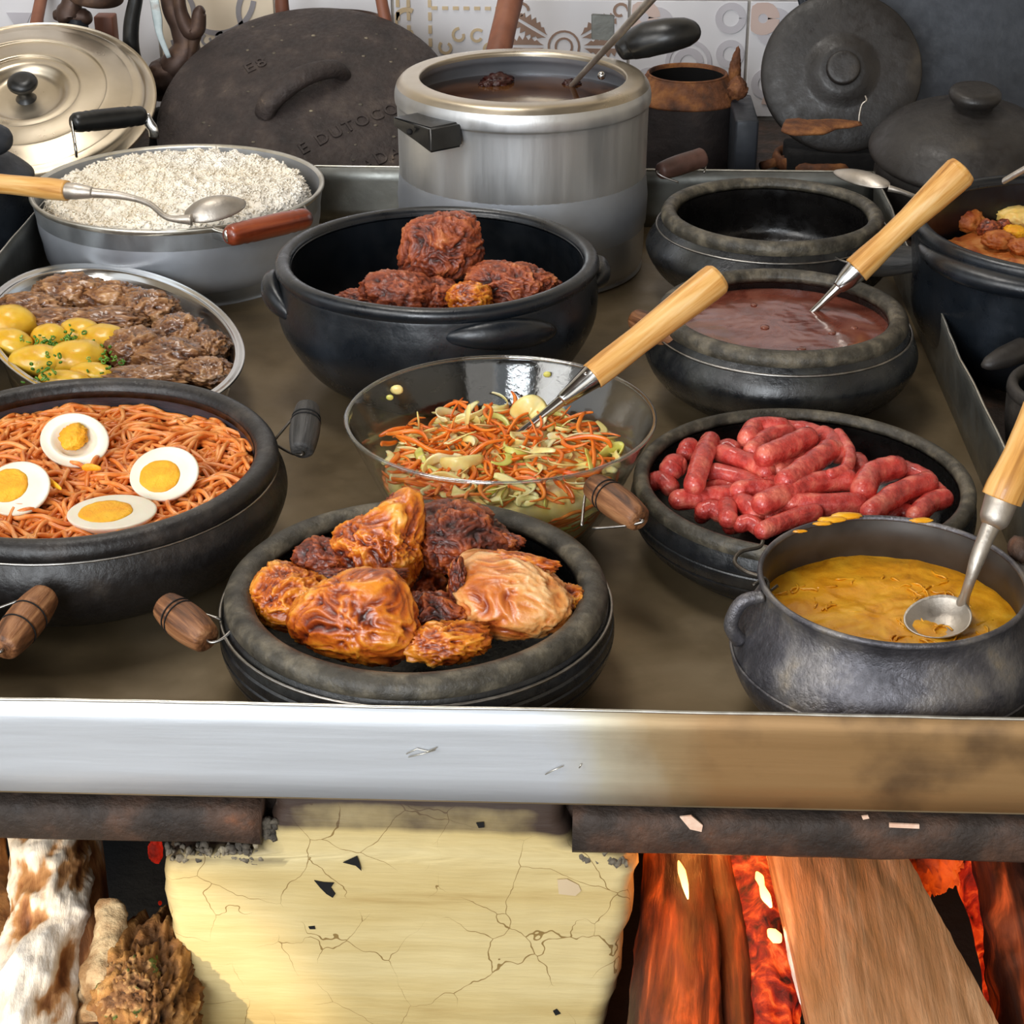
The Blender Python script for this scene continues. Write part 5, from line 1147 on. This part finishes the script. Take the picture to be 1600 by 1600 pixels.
# cream spoon
B1, T1 = at(1470, 962, .075), at(1415, 972, .071)
spoon('serving_spoon', 'wooden-handled spoon lying in the yellow corn cream', 'spoon', B1, T1, [at(1502, 948, .074), at(1513, 915, .092), at(1530, 865, .112), at(1550, 818, .128)], [.0050, .0032, .0034, .0048, .0052, .0060],
      [at(1548, 822, .127), at(1556, 805, .133), at(1567, 775, .143)], [.0062, .0092, .0098, .0108], [at(1565, 780, .142), at(1580, 745, .155), at(1600, 700, .17), at(1628, 640, .19)],
      [.0125, .0125, .0112, .0105, .011, .012], 'dull', 'wood', up=(.1, -.25, 1), wide=.018, deep=.008)
# rice spoon, bowl turned down
spoon('serving_spoon', 'wooden-handled spoon lying upside down on the rice', 'spoon', at(332, 329, .104), at(382, 317, .108), [at(300, 343, .103), at(262, 340, .104), at(232, 318, .112), at(190, 306, .116), at(140, 301, .118)], [.0055, .0030, .0028, .0030, .0040, .0052],
      [at(145, 301, .118), at(120, 299, .119), at(103, 298, .119)], [.0052, .0078, .0082], [at(105, 298, .119), at(60, 293, .119), at(0, 287, .119), at(-60, 282, .119)], [.0098, .0105, .0098, .0094, .0098, .011], 'dull', 'wood', up=(0, .35, -1), wide=.0175, deep=.012)
# pale spoon resting behind the empty pot
spoon('metal_spoon', 'pale metal spoon resting on the back rim of the empty pot', 'spoon', at(1350, 281, .088), at(1306, 268, .088), [at(1388, 294, .088), at(1410, 300, .085), at(1445, 314, .075), at(1480, 330, .06)], [.0035, .0025, .0025, .003], None, None, None, None, 'dull', None, up=(0, .3, -1), wide=.0135, deep=.007)
# spoon in the farofa
spoon('metal_spoon', 'steel spoon standing in the farofa bowl', 'spoon', at(1528, 312, .108), at(1536, 340, .092), [at(1540, 298, .115), at(1560, 288, .122), at(1600, 265, .14), at(1650, 238, .16)], [.005, .003, .0032, .004], None, None, None, None, 'dull', None, up=(-.2, -.9, .35), wide=.014, deep=.006)
# ladle in the cooker
A, B = at(893, 134, .168), at(1024, -8, .300)
spoon('ladle', 'thin steel ladle leaning in the pressure cooker', 'ladle', al(A, B, -.22) , al(A, B, -.36), [al(A, B, -.1), al(A, B, .3), al(A, B, .7), al(A, B, 1.35)], [.0028, .0030, .0036, .0042, .0042], None, None, None, None, 'dull', None, wide=.03, deep=.014)

# ================================================================ THINGS BEHIND THE TRAY
def frame(c, tilt, yaw=0, roll=0): return Matrix.Translation(c) @ Matrix.Rotation(R_(yaw), 4, 'Z') @ Matrix.Rotation(R_(tilt), 4, 'X') @ Matrix.Rotation(R_(roll), 4, 'Z')
def lidthing(name, label, m4, prof, mt, parts, cat='lid', pn='dome'):
    root = thing(name, label, cat, m4.translation)
    g_ = G().lathe(fine(prof, 5), (0, 0, 0), 110); g_.xf(m4); g_.build(pn, mt, root)
    for nm, g2, m2 in parts: g2.xf(m4); g2.build(nm, m2, root)
    return root
# aluminium lid, leaning at left
RL = 232 * mpx(0, 150, .10) * .99
LC = at(-5, 158, .175)
LC = aty(42, 158, 2.10); RL = 198 * (2.10 / math.cos(R_(14))) / FPX * 1.0
knob = G().lathe(fine([(.0004, .034), (.009, .034), (.015, .031), (.0175, .026), (.015, .021), (.009, .017), (.008, .010), (.012, .004)], 4), (0, 0, 0), 48)
ml = frame(LC, 25, 4)
lp = [(.0004, .004), (.030, .004), (.040, .006), (.046, .012), (.052, .015), (RL * .42, .014), (RL * .44, .0165), (RL * .62, .013), (RL * .64, .015), (RL * .80, .008), (RL * .83, .0065), (RL * .90, .004), (RL * .93, -.001), (RL * .985, -.004), (RL, -.002), (RL * .998, -.007)]
lidthing('aluminium_lid', 'big ringed aluminium lid with black knob leaning at the top left', ml, lp, M['alulid'], [('knob', knob, M['bakelite'])])
# cast-iron lid with raised letters
CC = aty(478, 176, 2.13); RC = 232 * (2.13 / math.cos(R_(14.5))) / FPX
mc = frame(CC, 31, -3)
def dome(r): return .034 * (1 - (r / RC) ** 2.2)
hp = smooth_pts([Vector((-.040, -.034, dome(.05) - .004)), Vector((-.030, -.024, dome(.03) + .012)), Vector((.004, .002, dome(.0) + .022)), Vector((.036, .026, dome(.03) + .012)), Vector((.046, .033, dome(.05) - .006))], 6)
hdl = G().tube(hp, [.012, .013, .012, .011, .010], 16, flat=(.8, 1.1, (0, 0, 1)))
rc = lidthing('cast_iron_lid', 'rough dark cast-iron lid with arched handle and faint raised letters', mc, [(.0004, dome(0)), (RC * .3, dome(RC * .3)), (RC * .6, dome(RC * .6)), (RC * .85, dome(RC * .85)), (RC * .97, dome(RC * .97)), (RC, -.004), (RC * .99, -.012), (RC * .95, -.010)], M['castiron'], [('handle', hdl, M['castiron'])])
def letters(txt, size, cx, cy_, ang, nm):
    cu = bpy.data.curves.new(nm, 'FONT'); cu.body = txt; cu.size = size; cu.extrude = .0009; cu.bevel_depth = .0003; cu.align_x = 'CENTER'; cu.align_y = 'CENTER'; cu.space_character = 1.25
    to = bpy.data.objects.new(nm, cu); S.collection.objects.link(to); bpy.context.view_layer.update()
    me = bpy.data.meshes.new_from_object(to.evaluated_get(bpy.context.evaluated_depsgraph_get())); bpy.data.objects.remove(to)
    ca, sa = math.cos(R_(ang)), math.sin(R_(ang)); V = []
    for v in me.vertices:
        x, y = v.co.x * ca - v.co.y * sa + cx, v.co.x * sa + v.co.y * ca + cy_
        V.append(mc @ Vector((x, y, dome(math.hypot(x, y)) + v.co.z + .0004)))
    G().add(V, [tuple(p.vertices) for p in me.polygons]).build(nm, M['castiron'], rc, smooth=False)
letters('E DUTOCO', .021, .060, -.048, 36, 'raised_letters')
letters('OBBADAWN', .021, .098, -.085, 36, 'raised_letters')
letters('E8', .024, -.062, .045, 32, 'raised_letters')
g_ = G()
for i in range(46):
    t = random.uniform(0, 6.28); r_ = RC * .95 * math.sqrt(random.random()); s_ = random.uniform(.0006, .0022); V, F = ico(1); p = Vector((r_ * math.cos(t), r_ * math.sin(t), dome(r_)))
    g_.add([mc @ (Vector((v.x * s_ * 1.5, v.y * s_, v.z * s_ * .3)) + p) for v in V], F)
o = g_.build('crust_specks', M['mortar'], rc); o['kind'] = 'stuff'
# large blue-grey griddle disc on the wall
mg = frame(Vector((.52, 2.36, .245)), 74, -4)
lidthing('iron_griddle', 'huge blue-grey iron griddle disc leaning on the wall at the top right', mg, [(.0004, .004), (.22, .004), (.245, .008), (.253, .018), (.257, .017), (.254, .004), (.24, -.002), (.0004, -.002)], M['griddle'], [], 'griddle', 'disc')
# round smoked clay lid in front of it
c1 = aty(1315, 112, 2.20); R1 = 121 * (2.20 / math.cos(R_(13.5))) / FPX
m1 = frame(c1, 66, -4)
kn = G().lathe(fine([(.0004, .030), (.016, .030), (.0195, .027), (.0195, .020), (.016, .012)], 4), (0, 0, 0), 48)
lidthing('round_lid', 'round dark clay lid with disc knob leaning upright on the griddle', m1, [(.0004, .014), (.022, .014), (.030, .012), (.042, .006), (.05, .0045), (R1 * .8, .002), (R1 * .97, -.003), (R1, -.008), (R1 * .97, -.012)], M['brownclay'], [('knob', kn, M['brownclay'])])
G().box((c1.x - .06, 2.165, SZ), (c1.x + .05, 2.23, c1.z - R1 * .93), bev=.004).build('fire_brick', M['soot'])
tag(S.objects['fire_brick'], 'sooty brick block under the upright clay lid', 'brick')
# lidded clay pot at right, its lid tipped towards the room
c2 = at(1512, 230, .088); R2 = 152 * mpx(1512, 230, .088)
cp = thing('clay_pot', 'lidded smoked clay pot with chunky disc knob behind the right-hand bowl', 'pot', Vector((c2.x, c2.y, SZ)))
G().lathe(fine([(.0004, 0), (R2 * .6, 0), (R2 * .82, .02), (R2 * .93, .055), (R2 * .90, .074)], 5), (c2.x, c2.y, SZ), 90, fn=wob(5, .01)).build('body', M['brownclay'], cp)
m2 = frame(c2, 9, 0)
ld = G().lathe(fine([(.0004, .046), (.02, .0455), (.034, .043), (R2 * .5, .038), (R2 * .75, .026), (R2 * .92, .011), (R2, -.002), (R2 * .99, -.008), (R2 * .95, -.008)], 5), (0, 0, 0), 110); ld.xf(m2); ld = ld.build('lid', M['brownclay'], cp)
kn = G().lathe(fine([(.0004, .068), (.020, .0675), (.0265, .064), (.0275, .058), (.022, .050), (.018, .043)], 4), (0, 0, 0), 48, fn=wob(3, .06)); kn.xf(m2); kn.build('knob', M['brownclay'], ld)
# rusty can
c3 = at(1074, 112, .105); R3 = 62 * mpx(1074, 112, .105); c3.z = SZ; hz = .105
can = thing('rusty_can', 'rusty soot-covered can right of the pressure cooker', 'can', c3)
Rb3 = R3 * 1.42
G().lathe(fine([(.0004, 0), (Rb3 * .9, 0), (Rb3, .006), (Rb3, .05), (Rb3 * 1.0, hz - .030)], 4), c3, 72, fn=wob(3, .02)).build('body', M['canbody'], can)
G().lathe(fine([(Rb3 * 1.0, hz - .030), (Rb3 * .99, hz - .025), (R3 * 1.05, hz - .003), (R3 * 1.02, hz), (R3 * .97, hz + .001), (R3 * .94, hz - .004)], 4), c3, 72, fn=wob(3, .015)).build('shoulder', M['rust'], can)
G().lathe([(R3 * .94, hz - .004), (Rb3 * .9, hz - .03), (Rb3 * .9, .01), (.0004, .004)], c3, 60).build('inside', M['blackhole'], can)
blob(at(1148, 112, .108), (.007, .007, .019), 4, [((.3, 0, 1), .6, 8)], .35, 2.6, seed=4).build('rag_knot', M['rust'], can)
blob(at(1152, 140, .095), (.012, .010, .012), 4, [((0, 0, .9), .3, 8)], .35, 2.6, seed=9).build('rag_knot', M['rust'], can)
bx_ = aty(1168, 200, 2.12).x; G().box((bx_ - .014, 2.12, SZ), (bx_ + .013, 2.24, aty(1162, 188, 2.12).z), bev=.003).build('iron_block', M['griddle']); tag(S.objects['iron_block'], 'dark upright iron block between rusty can and burner', 'block')
# rusty burner
bcn = at(1278, 246, .012); bcn.z = SZ
bur = thing('rusty_burner', 'old rusty iron burner ring with raised plate behind the empty pot', 'burner', bcn)
G().tube(ring(bcn, .050, .010, .008, n=60), .0085, 10, caps=False, flat=(1, .6, (0, 0, 1)), nz=.15, nsc=60).build('lower_ring', M['rust'], bur)
G().tube([bcn + Vector((-.07, -.02, .008)), bcn + Vector((-.02, .01, .014)), bcn + Vector((.045, -.01, .01))], .006, 8, nz=.3, nsc=60).build('cross_bar', M['rust'], bur)
zp = .085
pl = [(at(1225, 196, zp), .026), (at(1262, 198, zp), .022), (at(1300, 194, zp), .018), (at(1345, 193, zp), .010)]
P_ = smooth_pts([p for p, _ in pl], 5); G().tube(P_, [rint([.024, .034, .028, .022, .017, .008], i / (len(P_) - 1)) for i in range(len(P_))], 18, flat=(.18, 1, (0, 0, 1)), nz=.15, nsc=50).build('top_plate', M['rust'], bur)
pp = at(1311, 262, SZ); G().tube([Vector((pp.x, pp.y, SZ)), Vector((pp.x, pp.y, .02)), Vector((pp.x, pp.y, .083))], [.0095, .008, .0085], 14, nz=.1).build('post', M['griddle'], bur)
G().tube(smooth_pts([at(1342, 190, .088), at(1343, 178, .096), at(1347, 163, .106), at(1354, 157, .110), at(1352, 150, .113)], 4), .0010, 6).build('hook_wire', M['dull'], bur)
# lidded black pot at the left edge
c4 = at(-60, 285, .075); c4.z = SZ; R4 = .075
lpz = thing('lidded_pot', 'black lidded pot cut by the left picture edge beside the rice', 'pot', c4)
G().lathe(fine([(.0004, 0), (R4 * .75, 0), (R4 * .98, .02), (R4 * 1.02, .05), (R4 * .97, .08)], 5), c4, 80).build('body', M['clay'], lpz)
G().lathe(fine([(R4 * 1.0, .08), (R4 * .97, .086), (R4 * .7, .102), (R4 * .3, .115), (.0004, .118)], 5), c4, 80).build('lid', M['griddle'], lpz)
blob(at(-8, 218, .125), (.018, .018, .016), 4, amp=.05, seed=2).build('lid_knob', M['griddle'], lpz)
# enamel pail behind the cast-iron lid, brown hoop
YB = 2.33
pc5 = aty(522, 80, YB); pc5.z = SZ; pail = thing('enamel_pail', 'old chipped pail with brown hoop handle behind the cast-iron lid', 'pail', pc5); RP = .060
G().lathe(fine([(.0004, 0), (RP * .8, 0), (RP * .95, .05), (RP, .11), (RP * 1.03, .140), (RP * 1.08, .148)], 5), pc5, 72, fn=wob(7, .02)).build('body', M['paintflake'], pail)
G().lathe([(RP * 1.08, .148), (RP * 1.0, .149), (RP * .9, .1), (RP * .7, .02), (.0004, .004)], pc5, 60).build('inside', M['rawmetal'], pail)
G().tube(smooth_pts([aty(447, 45, YB - .02), aty(441, 15, YB - .02), aty(440, -30, YB - .02)], 5), .0085, 12, nz=.1).build('hoop', M['darkwood'], pail)
G().tube(smooth_pts([aty(606, 95, YB - .07), aty(608, 60, YB - .065), aty(600, 20, YB - .06), aty(590, -30, YB - .05)], 5), .0075, 12, nz=.1).build('hoop', M['darkwood'], pail)
# brown stick behind the cooker, dark stick at left
def stick(x0, y0, x1, y1, Y, r0, r1, label, m_='darkwood'):
    a, b = aty(x0, y0, Y), aty(x1, y1, Y + .04); d = (a - b); 
    if a.z > SZ: a = b + d * ((b.z - SZ) / max(1e-4, (b.z - a.z)))
    e = b + (b - a).normalized() * .09
    P_ = [a.lerp(e, t / 14) for t in range(15)]
    tag(G().tube(P_, [lerp(r0, r1, t / 14) for t in range(15)], 16, nz=.06, nsc=15).build('wooden_stick', M[m_]), label, 'stick')
stick(786, 50, 797, 0, 2.20, .0135, .0155, 'brown wooden stick standing behind the pressure cooker')
stick(56, 40, 64, 0, 2.36, .008, .008, 'dark wooden stick behind the aluminium lid at the far left')
# meat grinders
YG = 2.26
gr1 = thing('meat_grinder', 'old iron meat grinder with scarred hopper above the aluminium lid', 'grinder', Vector((aty(120, 60, YG).x, YG, SZ)))
G().tube(smooth_pts([aty(148, -40, YG), aty(150, -5, YG), aty(150, 8, YG)], 5), [.030, .034, .032, .018], 22, nz=.12, nsc=30).build('hopper', M['rawmetal'], gr1)
G().tube(smooth_pts([aty(118, -30, YG), aty(112, 8, YG), aty(108, 22, YG), aty(112, 30, YG)], 5), [.010, .012, .015, .016, .012], 16, nz=.1).build('neck', M['rawmetal'], gr1)
G().tube(smooth_pts([aty(84, 24, YG), aty(105, 24, YG), aty(132, 26, YG), aty(142, 24, YG)], 5), [.005, .0095, .0115, .010, .005], 16, nz=.12).build('clamp_flange', M['rawmetal'], gr1)
G().tube([aty(121, 28, YG), aty(122, 60, YG), Vector((aty(122, 60, YG).x, YG, SZ))], [.013, .013, .016], 16, nz=.05).build('stem', M['griddle'], gr1)
G().box(tuple(Vector((aty(143, 0, 2.32).x, 2.32, SZ))), tuple(Vector((aty(173, 0, 2.32).x, 2.345, aty(150, 26, 2.32).z))), bev=.002).build('wood_block', M['darkwood']); tag(S.objects['wood_block'], 'red-brown wooden block under the scarred grinder', 'block')
block([aty(142, 66, 2.29), aty(178, 66, 2.29), aty(215, 100, 2.20), aty(240, 130, 2.15), aty(150, 130, 2.15)], [p - Vector((0, 0, .012)) for p in [aty(142, 66, 2.29), aty(178, 66, 2.29), aty(215, 100, 2.20), aty(240, 130, 2.15), aty(150, 130, 2.15)]], 'slate_slab', M['griddle'], None)
tag(S.objects['slate_slab'], 'dark slate slab behind the aluminium lid', 'slab')
gr2 = thing('meat_grinder', 'second iron grinder with long black crank and forked clamp', 'grinder', Vector((aty(270, 60, YG).x, YG, SZ)))
G().tube(smooth_pts([aty(219, -30, YG - .03), aty(212, 0, YG - .03), aty(205, 40, YG - .03), aty(206, 80, YG - .03), aty(218, 115, YG - .03), aty(238, 140, YG - .03)], 6), [.006, .0085, .0095, .0098, .0095, .008], 14).build('crank', M['bakelite'], gr2)
G().tube(smooth_pts([aty(268, 150, YG), aty(262, 120, YG), aty(290, 80, YG), aty(285, 45, YG), aty(270, 10, YG), aty(265, -30, YG)], 6), [.020, .020, .019, .0155, .014, .013, .014], 20, nz=.06, nsc=20).build('barrel', M['rawmetal'], gr2)
blob(aty(258, 125, YG), (.026, .024, .026), 4, amp=.12, seed=4).build('gear_housing', M['rawmetal'], gr2)
G().tube(smooth_pts([aty(279, -20, YG - .015), aty(283, 20, YG - .015), aty(296, 48, YG - .015), aty(308, 44, YG - .015), aty(312, 20, YG - .015), aty(318, 14, YG - .015)], 6), [.007, .008, .010, .010, .008, .004], 14, nz=.08).build('clamp_fork', M['rawmetal'], gr2)
G().tube(smooth_pts([aty(316, 16, YG - .01), aty(306, 52, YG - .01), aty(299, 80, YG - .01), aty(296, 115, YG - .01)], 5), [.004, .008, .007, .006], 12).build('clamp_leg', M['rawmetal'], gr2)
G().tube(smooth_pts([aty(241, 0, YG - .02), aty(246, 28, YG - .02), aty(250, 55, YG - .022), aty(264, 90, YG - .022)], 5), [.0055, .006, .004, .003], 10, flat=(1, .4, (1, 0, 0))).build('paint_strip', M['paintflake'], gr2)
G().tube([Vector((aty(258, 100, YG).x, YG, SZ)), Vector((aty(258, 100, YG).x, YG, .05))], [.03, .02], 18).build('foot', M['soot'], gr2)
